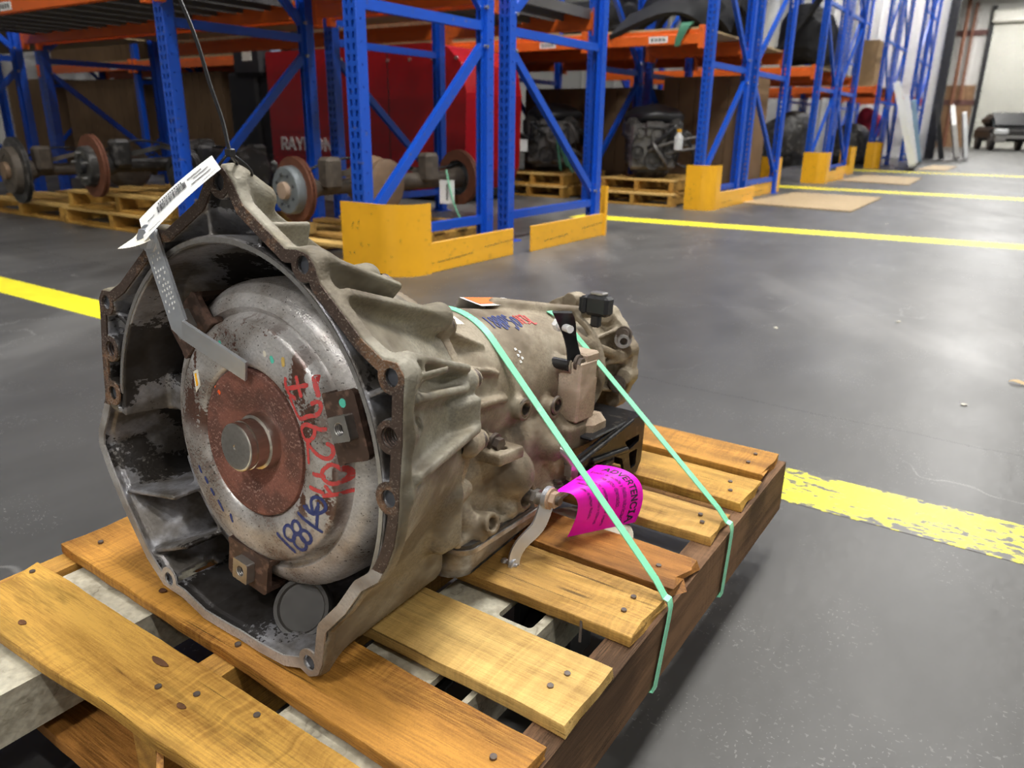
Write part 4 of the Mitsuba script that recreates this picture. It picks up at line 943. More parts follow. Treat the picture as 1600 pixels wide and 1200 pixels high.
# black cross member mount bracket
mk = tk + '__mount_bracket'
side2 = Polygon([(418, -92), (500, -78), (590, -70), (632, -72), (640, -90), (640, -150), (628, -166), (600, -168), (584, -156), (570, -128), (520, -108), (430, -104)]).buffer(-3).buffer(3)
side2 = side2.difference(Polygon([(578, -104), (622, -104), (622, -112), (592, -118)]).buffer(2)).difference(Polygon([(596, -128), (618, -128), (618, -150), (606, -152)]).buffer(3))
m = extrude_polygon(side2, 5, engine='earcut'); v = m.vertices.copy(); m.vertices = np.c_[150 + v[:, 2], v[:, 0], v[:, 1]]; m.fix_normals()
put(mk, cat_([m, bx(64, 153, 470, 636, -76, -71, 2), bx(64, 152, 632, 638, -165, -72, 1.5)]), 'm_black_steel', tw=TW, label='glossy black steel mount bracket')
put(mk + '__edge_rib', cat_([rod((156, 424, -98), (156, 592, -72), 3.5, 8), rod((156, 470, -104), (156, 580, -116), 5, 8)]), 'm_black_steel', smooth=True, tw=TW)
put(mk + '__bolt', cat_([rod((110, 560, -72), (110, 560, -62), 9, 6), rod((110, 560, -72), (110, 560, -69), 12, 20)]), 'm_bolt', smooth=30, tw=TW)

# handwriting on top of the case
def cr(y): return float(np.interp(y, [176, 200, 250, 324, 420, 530], [140, 129, 117, 108, 101, 94]))
def cased(pts, w, m, key, y0, ph0, sy, sp):
    P = spline(pts, 12) if len(pts) > 2 else np.linspace(pts[0], pts[1], 6)
    C3, N = [], []
    for a, b in P:
        y = y0 + sy * a; ph = math.radians(ph0 + sp * b); r = cr(y) + .9; C3.append((r * math.cos(ph), y, r * math.sin(ph) - float(drop(y)))); N.append((math.cos(ph), 0, math.sin(ph)))
    C3, N = np.array(C3), np.array(N); d = np.gradient(C3, axis=0); W_ = np.cross(d, N); W_ /= np.linalg.norm(W_, axis=1, keepdims=True); put(key, ribbon(C3, W_ * w / 2, .5), m, tw=TW)
G = {'1': [[(.5, 0), (.5, 1)]], '8': [[(.5, .52), (.1, .75), (.5, 1), (.9, .75), (.5, .52), (.05, .25), (.5, 0), (.95, .25), (.5, .52)]], 'B': [[(.1, 0), (.1, 1)], [(.1, 1), (.8, .85), (.7, .6), (.1, .52)], [(.1, .52), (.9, .4), (.8, .08), (.1, 0)]],
     'P': [[(.1, 0), (.1, 1)], [(.1, 1), (.85, .85), (.75, .55), (.1, .48)]], '5': [[(.9, 1), (.2, 1), (.2, .6), (.8, .55), (.85, .15), (.1, 0)]], '0': [[(.5, 0), (.1, .3), (.15, .8), (.5, 1), (.9, .75), (.85, .25), (.5, 0)]],
     'H': [[(.1, 0), (.1, 1)], [(.9, 0), (.9, 1)], [(.1, .5), (.9, .5)]], '3': [[(.1, .95), (.8, .95), (.5, .55), (.9, .3), (.1, .02)]], 'L': [[(.1, 1), (.1, 0), (.9, .05)]]}
for i, ch in enumerate('18BP50'):
    for s_ in G[ch]: cased(s_, 2.6, 'm_blue_paint', tk + '__main_case__blue_marker_writing', 352 + i * 13, 57, 10, 13)
for i, ch in enumerate('H3L'):
    for s_ in G[ch]: cased(s_, 2.6, 'm_red_paint', tk + '__main_case__red_marker_writing', 432 + i * 14, 60, 10, 12)
for i in range(5):
    for s_ in ([(.1, .0), (.1, 1)], [(.1, 1), (.8, .6)], [(.1, 0), (.8, .3)]): cased(s_, 1.2, 'm_paper', tk + '__main_case__cast_number', 366 + 7 * (i % 2), 27 + 2.4 * i, 6, 1.8)
# label stickers on the case top
def casepatch(y0, y1, a0, a1, lift, key, m):
    ang = np.radians(np.linspace(a0, a1, 12)); V = []
    for y in (y0, y1):
        for t in ang: r = cr(y) + lift; V.append((r * math.cos(t), y, r * math.sin(t) - float(drop(y))))
    F = [(i, i + 1, i + 13) for i in range(11)] + [(i, i + 13, i + 12) for i in range(11)]
    put(key, trimesh.Trimesh(V, F, process=False), m, tw=TW)
casepatch(248, 300, 62, 82, .6, tk + '__main_case__data_sticker', 'm_cream')

# ---------------------------------------------------------------- straps, tags, cable tie
def strap(y, r, contact_deg, edge, bottom, lab):
    P = []
    for a in np.linspace(150, contact_deg, 30): P.append(LW((r * math.cos(math.radians(a)), y, r * math.sin(math.radians(a)) - float(drop(y)))))
    last = np.array(P[-1]); e = np.array(edge)
    for t in np.linspace(.04, 1, 14)[:-1]: P.append(last + (e - last) * t)
    P.append(e + np.array([-.006, 0, .0016])); P.append(e); P.append(e + np.array([.003, -.002, -.008]))
    b = np.array(bottom)
    for t in np.linspace(.15, 1, 6): P.append(e + np.array([.003, 0, -.008]) + (b - e - np.array([.003, 0, -.008])) * t)
    P.append(b + np.array([-.005, 0, -.001])); P.append(b + np.array([-.1, 0, -.002])); P.append(b + np.array([-.45, 0, -.002]))
    # down the far side
    Q = []; l0 = np.array(P[0]); el = np.array([-.976, edge[1] + .01, .197]); bl = np.array([-.978, bottom[1], .07])
    for t in np.linspace(0, 1, 10)[:-1]: Q.append(l0 + (el - l0) * (1 - t))
    P = np.array([bl] + Q + P)
    W_ = np.array([(0.0, 1.0, 0)] * len(P)) * .0062
    k = put(name('packing_strap'), ribbon(P, W_, .0011), 'm_strap', label=lab, cat='strap', smooth=30)
    return k
strap(328, 110, 44.5, (-.264, .738, .1965), (-.2615, .708, .0888), 'mint green packing strap nearest the camera, around the middle of the transmission and pallet')
strap(540, 98, 46, (-.264, .957, .1965), (-.2615, .942, .0888), 'mint green packing strap farther back, around the tail of the transmission')

# pink warning tag, a curled sheet
T1, T2 = np.array([-.440, .762, .274]), np.array([-.432, .866, .276]); C1, C2 = np.array([-.388, .776, .292]), np.array([-.340, .878, .292]); B1, B2 = np.array([-.432, .789, .1985]), np.array([-.374, .878, .1995])
def tagp(s, t):
    s = np.asarray(s, float)[..., None]; t = np.asarray(t, float)[..., None]
    a = (1 - s) ** 2 * T1 + 2 * s * (1 - s) * C1 + s * s * B1; b = (1 - s) ** 2 * T2 + 2 * s * (1 - s) * C2 + s * s * B2
    return a + (b - a) * t
def tagn(s, t):
    e = 1e-3; n = np.cross(tagp(s + e, t) - tagp(s - e, t), tagp(s, t + e) - tagp(s, t - e)); return n / np.linalg.norm(n, axis=-1, keepdims=True)
S_, T_ = np.meshgrid(np.linspace(0, 1, 28), np.linspace(0, 1, 10), indexing='ij')
n0 = tagn(S_, T_); sgn = np.sign((n0[14, 5] * np.array([1, -.5, .5])).sum())
def sheet(S_, T_, lift):
    V = (tagp(S_, T_) + lift * sgn * tagn(S_, T_)).reshape(-1, 3); a, b = S_.shape; F = []
    for i in range(a - 1):
        for j in range(b - 1):
            q = i * b + j; F += [(q, q + 1, q + b + 1), (q, q + b + 1, q + b)]
    return trimesh.Trimesh(V, F, process=False)
pk = name('warning_tag')
put(pk, sheet(S_, T_, 0), 'm_pink', smooth=True, label='bright magenta curled warning tag with black Spanish text under the strap', cat='warning tag')
LEN = .118
def tag_text(txt, t, h, s0, bold=False):
    tm = meshkit.text_mesh(txt, h, .0001, bold); v = tm.vertices
    sc = min(1.0, (.985 - s0) * LEN / (v[:, 0].max() + 1e-9))
    s = s0 + v[:, 0] * sc / LEN; tt = t + v[:, 1] / .104
    tm.vertices = tagp(s, tt) + (.0004 + v[:, 2:3] * .5) * sgn * tagn(s, tt); tm.fix_normals() if False else None
    put(pk + '__print', tm, 'm_black_ink')
tag_text('ADVERTENCIA', .81, .0105, .10, True)
tag_text('Todo el aceite y fluido lubricante', .69, .0062, .04)
tag_text('ha sido drenado.', .58, .0062, .22)
tag_text('Reemplace los empaques no se usen', .42, .0045, .03)
tag_text('Reemplace juntas, sellos y filtros', .30, .0045, .10)
tag_text('antes de agregar fluido.', .18, .0045, .25)

def LP(x, y, z): return LW((x, y, z))
def card(c, key, m, th=.0005, bend=0.0):
    """Card through four corners (near-left, near-right, far-right, far-left) given in transmission mm, gently bowed."""
    c = [np.array(p, float) for p in c]; n = 10; V = []
    for j in range(4):
        for i in range(n):
            s, t = i / (n - 1), j / 3
            p = (c[0] * (1 - s) + c[1] * s) * (1 - t) + (c[3] * (1 - s) + c[2] * s) * t; p = p + np.array([0, 0, bend * 4 * s * (1 - s)]); V.append(LW(p))
    F = []
    for j in range(3):
        for i in range(n - 1):
            a = j * n + i; F += [(a, a + 1, a + n + 1), (a, a + n + 1, a + n)]
    V = np.array(V)
    put(key, trimesh.Trimesh(V, F, process=False), m)
    return c
hk = name('inventory_tag'); tag(hk, 'white paper inventory tag with barcode hung by a cable tie on the top bell lug', 'paper tag')
c4 = card([(-95, -20, 196), (30, -18, 269), (-30, 14, 280), (-163, 14, 211)], hk + '__card', 'm_paper', bend=3)
card([(-143, -22, 184), (-84, -20, 198), (-146, 8, 207), (-162, 2, 190)], hk + '__folded_end', 'm_cream', bend=-2)
def oncard(u0, u1, v0, v1, lift=.9):
    V = []
    for (s, t) in ((u0, v0), (u1, v0), (u1, v1), (u0, v1)):
        p = (c4[0] * (1 - s) + c4[1] * s) * (1 - t) + (c4[3] * (1 - s) + c4[2] * s) * t + np.array([0, -.3, 3 * 4 * s * (1 - s) + lift]); V.append(LW(p))
    return trimesh.Trimesh(V, [(0, 1, 2), (0, 2, 3)], process=False)
g = np.random.default_rng(3); u = .24; ms = []
while u < .62:
    w = .004 + .008 * g.random(); ms.append(oncard(u, u + w, .40, .72)); u += w + .004 + .006 * g.random()
put(hk + '__barcode', cat_(ms), 'm_black_ink')
put(hk + '__barcode_digits', cat_([oncard(.27 + i * .028, .285 + i * .028, .76, .84) for i in range(12)]), 'm_black_ink')
put(hk + '__print', cat_([oncard(.68, .92, .3, .34), oncard(.72, .9, .5, .54), oncard(.66, .84, .66, .70), oncard(.1, .2, .5, .53), oncard(.08, .95, .12, .135)]), 'm_channel')
tieP = spline([LP(2, 14, 262), LP(14, 8, 276), LP(20, 0, 280), LP(11, 0, 304), LP(-4, 0, 334), LP(-22, 0, 373), LP(-45, 0, 410), LP(-66, 0, 440)], 60)
tk2 = name('cable_tie'); tag(tk2, 'thin black nylon cable tie sticking up from the top lug of the bell', 'cable tie')
put(tk2 + '__tail', ribbon(tieP, np.array([AR] * 60) * .0023, .0012), 'm_plastic')
put(tk2 + '__teeth', cat_([bar(tieP[i] - AR * .0014 - AV * .0008, tieP[i] + AR * .0014 - AV * .0008, .0005, .0005) for i in range(14, 60)]), 'm_dark')
put(tk2 + '__head', moved(bx(-.0045, .0045, -.003, .003, -.0035, .0035, .001), LP(21, -2, 283)), 'm_plastic')
put(tk2 + '__loop', tube(spline([LP(20, 0, 282), LP(26, 12, 272), LP(10, 24, 262), LP(-6, 10, 262), LP(4, -4, 268), LP(18, -4, 280)], 30), .0013, 6), 'm_plastic', smooth=True)
# white and orange tag lying on the case
wk = name('shipping_tag'); tag(wk, 'white and orange paper tag lying on top of the transmission case', 'paper tag')
def quad(ps): return trimesh.Trimesh([LW(p) for p in ps], [(0, 1, 2), (0, 2, 3)], process=False)
put(wk + '__card', cat_([quad([(-52, 398, 86), (-40, 402, 109), (-36, 506, 99), (-50, 502, 78)]), quad([(-40, 402, 109), (-2, 406, 101.5), (-2, 510, 94), (-36, 506, 99)])]), 'm_paper')
put(wk + '__orange_print', quad([(-37, 408, 108.8), (-9, 410, 103.4), (-8, 480, 97.8), (-34, 478, 102.4)]), 'm_orange_print')

# ---------------------------------------------------------------- things on and around the racks
def xf(m, loc=(0, 0, 0), rz=0.0):
    return moved(m, loc, rz)
def floor_pallet(cx_, cy_, w, l, z0, rz, lab, seed, m=(1, 4, 3)):
    """Background pallet: boards along its own x, stringers along y."""
    k = thing('storage_pallet', lab, 'pallet'); g = np.random.default_rng(seed)
    f = lambda mm: xf(mm, (cx_, cy_, z0), rz)
    for x in (-w / 2 + .03, 0, w / 2 - .03): put(k + '__stringer', f(bx(x - .022, x + .022, -l / 2, l / 2, .016, .10, .003)), f'm_wood{m[0]}')
    for i in range(6):
        y = -l / 2 + .05 + i * (l - .1) / 5
        put(k + '__deck_board', f(bx(-w / 2, w / 2, y - .05, y + .05, .10, .118 + .003 * g.random(), .003)), f'm_wood{m[1 + i % 2]}')
    for y in (-l / 2 + .06, 0, l / 2 - .06): put(k + '__bottom_board', f(bx(-w / 2, w / 2, y - .06, y + .06, 0, .016, .002)), f'm_wood{m[0]}')
    return k
floor_pallet(-3.42, 3.45, 1.02, 1.30, 0, 0.03, 'light wood pallet under the axle with the grey brake rotor', 1)
floor_pallet(-5.25, 3.45, 1.25, 1.15, 0, 0.0, 'light wood pallet under the dark five-lug rotor, left of the blue frame', 2)
floor_pallet(-5.2, 3.45, 1.2, 1.1, .122, 0.04, 'wood pallet stacked on another, under the dark five-lug rotor', 3)
floor_pallet(-6.58, 3.45, 1.3, 1.1, 0, 0.0, 'light wood pallet under the rusty brake drum at the left edge', 4)
floor_pallet(-3.27, 7.55, .84, 1.15, 0, 0.02, 'light wood pallet on the floor, lower of the two under the black engine', 5)
floor_pallet(-3.27, 7.6, .8, 1.0, .122, -.02, 'light wood pallet, upper of the two under the black engine', 6)
floor_pallet(-4.55, 7.65, .9, 1.1, 0, 0.0, 'light wood pallet under the engine seen between the blue frames', 7)
floor_pallet(-4.55, 7.65, .8, 1.0, .122, 0.03, 'upper wood pallet under the engine seen between the blue frames', 8)

def rotor(k, c, d, r, hat, mr='m_rotor', mh='m_hat', lugs=8, mhub='m_hubrust', proud=False):
    """Brake rotor at c, its hat facing along d."""
    d = np.array(d, float); d /= np.linalg.norm(d); M, _ = between(np.array(c), np.array(c) + d)
    M[:3, 3] = c
    def P(m): m = m.copy(); m.apply_transform(M); return m
    put(k + '__rotor', P(lathe([(-.03, hat * .9), (-.03, r), (-.018, r), (-.016, r - .012), (-.010, r - .012), (-.008, r), (.004, r), (.004, hat)], 56, 'z')), mr, smooth=30)
    put(k + '__rotor_hat', P(lathe([(-.0, hat), (.05, hat * .97), (.056, hat * .93), (.056, hat * .62), (.05, hat * .6), (.05, 0)], 48, 'z')), mh, smooth=30)
    put(k + '__hub', P(lathe([(.05, hat * .36), (.078, hat * .35), (.08, hat * .3), (.08, 0)], 32, 'z')), mhub, smooth=30)
    for i in range(lugs):
        a = i / lugs * 2 * math.pi + .3; x, y = hat * .66 * math.cos(a), hat * .66 * math.sin(a)
        put(k + '__lug_stud', P(rod((x, y, .05), (x, y, .056 + (.03 if proud else .004)), .008, 10)), 'm_bright' if proud else 'm_dark', smooth=30)
def axle(lab, c0, c1, r, hat, lugs, seed, mats=('m_axle', 'm_diff'), two=True, proud=False, mr='m_rotor', mh='m_hat', mhub='m_hubrust', diff=.42):
    k = thing('truck_axle', lab, 'axle'); c0, c1 = np.array(c0, float), np.array(c1, float); d = (c0 - c1) / np.linalg.norm(c0 - c1)
    rotor(k, c0, d, r, hat, mr, mh, lugs, mhub, proud)
    if two: rotor(k, c1, -d, r, hat * .95, mr, mh, lugs, mhub)
    g = np.random.default_rng(seed)
    put(k + '__axle_tube', tube([c0 - d * .02, c0 - d * .1, c0 - d * .16, c0 * .7 + c1 * .3, c1 * .9 + c0 * .1, c1 + d * .02], [.075, .075, .045, .045, .055, .07], 16), mats[0], smooth=40)
    m = icosphere(subdivisions=3, radius=.165); v = m.vertices; v *= np.array([1, .82, 1]); v += .012 * (meshkit.noise(v * 16)[:, None] - .5); m.vertices = v; m.apply_translation(c0 * (1 - diff) + c1 * diff)
    put(k + '__differential', m, mats[1], smooth=True)
    cover = lathe([(0, .15), (.03, .15), (.05, .12), (.06, 0)], 24, 'x'); cover.apply_translation(c0 * (1 - diff) + c1 * diff + np.array([.10, 0, 0])); put(k + '__differential_cover', cover, mats[1], smooth=30)
    for i, t in enumerate((.16, .74)):
        p = c0 * (1 - t) + c1 * t
        put(k + '__caliper', moved(bx(-.05, .05, -.06, .06, -.09, .09, .02), p + np.array([.05, 0, .08])), mats[0])
        put(k + '__link_arm', bar(p + np.array([0, 0, .05]), p + np.array([.16 * (1 - 2 * i), .22 * (1 - 2 * i), .12]), .04, .03), mats[0])
    put(k + '__brake_hose', tube(spline([c0 - d * .1 + np.array([0, 0, .1]), c0 * .7 + c1 * .3 + np.array([.05, 0, .16]), c0 * .4 + c1 * .6 + np.array([0, 0, .1]), c1 + np.array([0, 0, .1])], 30), .008, 6), 'm_plastic', smooth=True)
    return k
axle('axle with grey-hatted brown brake rotor lying on a pallet behind the blue brace', (-3.42, 2.93, .365), (-3.235, 4.2, .385), .178, .132, 8, 1)
axle('dark axle with black five-lug rotor lying on stacked pallets', (-5.17, 2.76, .43), (-5.05, 3.8, .43), .20, .13, 5, 2, ('m_engine', 'm_engine'), False, True, 'm_rotor', 'm_engine', 'm_dark', .7)
axle('rusty axle with brown drum end at the left edge of the picture', (-6.22, 2.76, .36), (-6.1, 3.8, .36), .235, .17, 5, 3, ('m_axle', 'm_axle'), False, False, 'm_engine', 'm_axle', 'm_diff', .75)
axle('dark greasy axle end on the pallet, left of the blue post', (-4.52, 3.0, .405), (-4.50, 3.7, .405), .16, .12, 6, 4, ('m_engine', 'm_engine'), False, False, 'm_engine', 'm_dark', 'm_engine', .6)
for bx_, by_, bh in ((-3.42, 2.955, .061), (-3.235, 4.17, .0)):
    if bh: put(name('wood_block'), bx(bx_ - .07, bx_ + .07, by_ - .05, by_ + .06, .1225, .1225 + bh, .004), 'm_wood4', label='short wood block under the brake rotor on the pallet', cat='wood block')
k = name('paper_label'); tag(k, 'white paper label hanging from the axle near the far brake rotor', 'label')
put(k, cat_([moved(bx(-.045, .045, -.0008, .0008, -.07, .07), (-2.98, 3.74, .33), .5)]), 'm_paper'); put(k + '__print', moved(bx(-.006, .006, -.0016, -.0008, -.05, .05), (-2.98, 3.74, .33), .5), 'm_channel')
k = name('packing_strap'); put(k, tube(spline([(-3.0, 3.76, .46), (-2.96, 3.74, .36), (-2.93, 3.75, .25), (-2.9, 3.8, .14)], 12), .005, 6), 'm_strap', smooth=True, label='thin green strap hanging beside the white label on the axle', cat='strap')

def engine(lab, c, sc, rz, seed, m0='m_engine', m1='m_alu'):
    k = thing('car_engine', lab, 'engine'); c = np.array(c, float)
    def P(m): m = m.copy(); m.apply_scale(sc); return moved(m, c, rz)
    g = np.random.default_rng(seed)
    put(k + '__block', P(cat_([bx(-.24, .24, -.3, .3, .10, .42, .04), bx(-.28, -.12, -.28, .28, .34, .55, .05), bx(.12, .28, -.28, .28, .34, .55, .05)])), m0)
    put(k + '__oil_pan', P(bx(-.18, .18, -.26, .26, 0, .14, .05)), m0)
    put(k + '__timing_cover', P(cat_([bx(-.22, .22, -.34, -.29, .08, .5, .03), bx(-.1, .1, -.36, -.3, .36, .52, .03)])), m1)
    m = icosphere(subdivisions=3, radius=.2); v = m.vertices * np.array([1.45, 1.5, .62]); v += .03 * (meshkit.noise(v * 9 + seed)[:, None] - .5); m.vertices = v; m.apply_translation((.02, 0, .56)); put(k + '__intake_cover', P(m), 'm_plastic', smooth=True)
    for (x, z, r) in ((.0, .17, .085), (-.15, .24, .06), (.15, .26, .065), (-.13, .42, .045), (.14, .44, .05), (0.02, .40, .055)):
        put(k + '__pulley', P(moved(lathe([(-.02, 0), (-.02, r * .4), (-.005, r * .45), (-.005, r * .8), (-.02, r), (-.012, r * .95), (-.004, r), (.012, r)], 28), (x, -.37, z))), 'm_alu' if r < .06 else m0, smooth=30)
    put(k + '__drive_belt', P(tube(spline([(-.21, -.375, .24), (-.16, -.375, .40), (-.09, -.375, .46), (.05, -.375, .46), (.19, -.375, .44), (.21, -.375, .25), (.085, -.375, .13), (-.085, -.375, .13), (-.21, -.375, .24)], 50), .008, 6)), 'm_plastic', smooth=True)
    for i in range(7):
        x0, z0 = -.25 + .5 * g.random(), .2 + .3 * g.random()
        pts = [(x0, -.34, z0), (x0 + .1 * g.normal(), -.42, z0 + .05 * g.normal()), (x0 + .16 * g.normal(), -.38, z0 - .1 + .05 * g.normal()), (x0 + .18 * g.normal(), -.3, z0 - .15)]
        put(k + '__hose', P(tube(spline(pts, 18), .012 + .008 * g.random(), 8)), 'm_plastic' if i % 3 else 'm_alu', smooth=True)
    put(k + '__alternator', P(rod((.24, -.33, .36), (.24, -.15, .36), .075, 20)), m1, smooth=30)
    put(k + '__exhaust_manifold', P(tube(spline([(.30, -.2, .42), (.36, -.1, .38), (.36, .1, .36), (.30, .25, .28)], 14), .035, 10)), m0, smooth=True)
    return k
engine('black car engine with pulleys standing on two stacked pallets between the rack rows', (-3.33, 7.5, .245), 1.02, .50, 4)
engine('black car engine with green hoses seen behind the blue diagonal brace', (-4.62, 7.7, .245), 1.05, .4, 9)
for i, (a, b) in enumerate((((-4.32, 7.28, .70), (-4.2, 7.2, .28)), ((-4.27, 7.26, .64), (-4.12, 7.2, .32)), ((-4.22, 7.25, .6), (-4.05, 7.2, .26)))):
    k = name('green_hose'); put(k, tube(spline([a, (a[0] + .04, a[1] - .03, (a[2] + b[2]) / 2 + .05), b], 14), .012, 8), 'm_green_cloth', smooth=True, label='green hose draped down the side of the engine behind the blue brace', cat='hose', group='green hoses on the engine')
k = name('paper_label'); put(k, moved(bx(-.04, .04, -.001, .001, -.06, .06), (-4.62, 7.12, .52), .3), 'm_paper', label='white label on the engine behind the blue posts', cat='label')
k = name('plastic_bottle'); tag(k, 'small white plastic bottle hanging on the right of the black engine', 'bottle')
put(k + '__body', moved(lathe([(0, 0), (0, .04), (.11, .045), (.15, .02), (.16, .018)], 20, 'z'), (-2.92, 7.22, .52)), 'm_white', smooth=30); put(k + '__cap', moved(lathe([(.16, 0), (.16, .022), (.19, .022), (.19, 0)], 16, 'z'), (-2.92, 7.22, .52)), 'm_guard', smooth=30)

# red reach truck parked behind the nearest racks
k = thing('reach_truck', 'red warehouse reach truck with black mast parked behind the nearest rack row', 'forklift')
ry = 5.95
body = Polygon([(-7.24, .10), (-4.62, .10), (-4.52, .30), (-4.50, 1.0), (-4.56, 1.26), (-4.72, 1.40), (-4.95, 1.44), (-7.24, 1.44)])
put(k + '__body', xz(body.buffer(-.03).buffer(.03), ry, ry + .93), 'm_red', smooth=40)
put(k + '__panel_seam', cat_([bx(-5.46, -5.452, ry - .003, ry + .01, .12, 1.4), bx(-6.1, -4.56, ry - .003, ry + .01, .30, .308)]), 'm_dark')
for i in range(4): put(k + '__panel_bolt', rod((-5.45 + .28 * i, ry + .01, 1.30), (-5.45 + .28 * i, ry - .012, 1.30), .016, 10), 'm_bright', smooth=30)
put(k + '__lower_skirt', bx(-7.0, -4.6, ry + .03, ry + .9, .02, .12, .02), 'm_dark')
tm = meshkit.text_mesh('RAYMOND', .13, .004, True); tm.vertices[:, 0] *= .95 / tm.vertices[:, 0].max(); tm.apply_transform(trimesh.transformations.rotation_matrix(math.pi / 2, (1, 0, 0))); tm.apply_translation((-7.10, ry - .001, .435)); put(k + '__lettering', tm, 'm_paper')
put(k + '__mast', cat_([bx(-7.52, -7.36, ry + .1, ry + .3, 0, 3.4, .01), bx(-7.52, -7.36, ry + .6, ry + .8, 0, 3.4, .01), bx(-7.50, -7.4, ry + .3, ry + .6, .9, 1.0), bx(-7.50, -7.4, ry + .3, ry + .6, 2.4, 2.5)]), 'm_dark')
put(k + '__mast_rail', bx(-7.36, -7.28, ry + .12, ry + .26, 0, 2.9, .01), 'm_steelblue')
put(k + '__carriage', cat_([bx(-8.0, -7.5, ry + .05, ry + .85, .3, 1.25, .03), bx(-7.8, -7.3, ry - .02, ry + .2, 1.2, 1.55, .04)]), 'm_dark')
for y in (ry + .15, ry + .85): put(k + '__wheel', rod((-4.9, y - .06, .12), (-4.9, y + .06, .12), .12, 24), 'm_rubber', smooth=30)
put(k + '__data_plate', bx(-7.6, -7.45, ry - .026, ry - .02, 1.36, 1.46), 'm_cream')

# crates and cartons
def crate(lab, x0, x1, y0, y1, z0, z1, m='m_cardboard', cat='cardboard box', slats=0):
    k = thing('cardboard_box' if cat == 'cardboard box' else 'wooden_crate', lab, cat)
    put(k + '__walls', bx(x0, x1, y0, y1, z0, z1, .006), m)
    if cat == 'cardboard box':
        put(k + '__tape', bx(x0 - .001, x1 + .001, (y0 + y1) / 2 - .03, (y0 + y1) / 2 + .03, z1 - .001, z1 + .001), 'm_cream')
        put(k + '__flap_seam', bx(x0 + .01, x1 - .01, y0 - .0015, y0 + .001, z1 - .02, z1 - .016), 'm_brown')
    else:
        n = max(3, int((x1 - x0) / .16))
        for i in range(n): put(k + '__slat', bx(x0 + i * (x1 - x0) / n + .006, x0 + (i + 1) * (x1 - x0) / n - .006, y0 - .018, y0, z0, z1, .003), m)
crate('brown upright crate behind the black engine', -3.66, -2.72, 8.5, 9.3, 0, 1.25, 'm_brown', 'crate')
crate('brown upright crate standing behind the engine with green hoses', -5.5, -3.9, 8.5, 9.3, 0, 1.15, 'm_brown', 'crate')
crate('dark brown crate beside the forklift mast behind the left racks', -9.5, -8.4, 7.2, 7.9, .0, 1.3, 'm_brown', 'crate')
crate('dark brown crate, second left of the forklift mast', -11.2, -9.7, 7.2, 7.9, .0, 1.38, 'm_brown', 'crate')
crate('dark brown crate, third left of the forklift mast', -13.9, -11.6, 7.2, 7.9, .0, 1.33, 'm_brown', 'crate')
crate('dark brown crate farthest left behind the racks', -15.9, -14.4, 7.2, 7.9, .0, 1.38, 'm_brown', 'crate')
crate('open cardboard box on the upper beam of the fourth rack row', -3.45, -3.1, 17.6, 18.3, 1.56, 2.42)
crate('small cardboard box on the upper beam behind the nearest posts', -5.0, -4.5, 7.0, 7.6, 1.558, 1.85)
crate('flat cardboard box on the upper level of the nearest rack row', -3.9, -3.3, 4.2, 5.2, 1.535, 1.72)
crate('added dark brown crate hiding the bright wall, high on the second row deck, right one of three', -8.1, -5.8, 7.1, 9.2, 1.558, 2.3, 'm_brown', 'crate')  # the three high crates are added to darken the bright gap behind
crate('added dark brown crate hiding the bright wall, high on the second row deck, middle one of three', -11.2, -8.5, 7.1, 9.2, 1.558, 2.35, 'm_brown', 'crate')
crate('added dark brown crate hiding the bright wall, high on the second row deck, leftmost of three', -14.0, -11.6, 7.1, 9.2, 1.558, 2.3, 'm_brown', 'crate')
# plywood decks under the upper loads, added to block the overhead light
for i, (x0, x1, y0, y1, w) in enumerate(((-4.26, -2.88, 2.80, 3.98, 'nearest rack row, first bay'), (-8.3, -4.38, 4.09, 5.4, 'nearest rack row, rear half of the second bay'), (-11.9, -8.4, 2.8, 5.4, 'nearest rack row, deepest bay'),
     (-3.70, -2.66, 6.93, 9.5, 'second rack row, first bay'), (-5.54, -3.82, 6.93, 9.5, 'second rack row, second bay'), (-8.24, -5.66, 6.93, 9.5, 'second rack row, third bay'), (-11.3, -8.4, 6.93, 9.5, 'second rack row, fourth bay'), (-14.1, -11.5, 6.93, 9.5, 'second rack row, fifth bay'), (-4.34, -2.84, 11.7, 14.2, 'third rack row'), (-4.54, -2.96, 17.2, 19.6, 'fourth rack row'))):
    put(name('deck_panel'), bx(x0, x1, y0, y1, 1.541, 1.557), 'm_plywood', label=f'light-blocking plywood deck added on orange beams, {w}', cat='deck panel')
# loads on the decks: dark car body parts
def blob(lab, c, s, m, seed, cat='car part', nm='plastic_car_part', rz=0.0, amp=.25):
    g = icosphere(subdivisions=4, radius=1.0); v = g.vertices.copy(); p = np.sign(v) * np.abs(v) ** .6
    v = p * (1 + amp * (meshkit.fbm(v * 1.7 + seed, 3)[:, None] - .5)); v[:, 2] += .25 * np.sin(v[:, 0] * 2 + seed); g.vertices = v * np.array(s); g = moved(g, c, rz)
    return put(name(nm), g, m, smooth=True, label=lab, cat=cat)
def panel(lab, pts, w, m, nm, cat, th=.02):
    P = spline(pts, 20); put(name(nm), ribbon(P, np.array([w] * 20), th), m, smooth=30, label=lab, cat=cat)
panel('black bumper cover lying on the upper beam of the second rack row, nearest', [(-3.5, 7.0, 1.60), (-3.2, 7.05, 1.72), (-2.95, 7.1, 1.78), (-2.7, 7.3, 1.66)], (.04, .12, .10), 'm_matte_black', 'bumper_cover', 'bumper', .04)
panel('black bumper cover in the middle of the pile above the second row', [(-3.55, 7.5, 1.66), (-3.25, 7.4, 1.86), (-2.9, 7.45, 1.90), (-2.66, 7.7, 1.72)], (.0, .12, .16), 'm_matte_black', 'bumper_cover', 'bumper', .05)
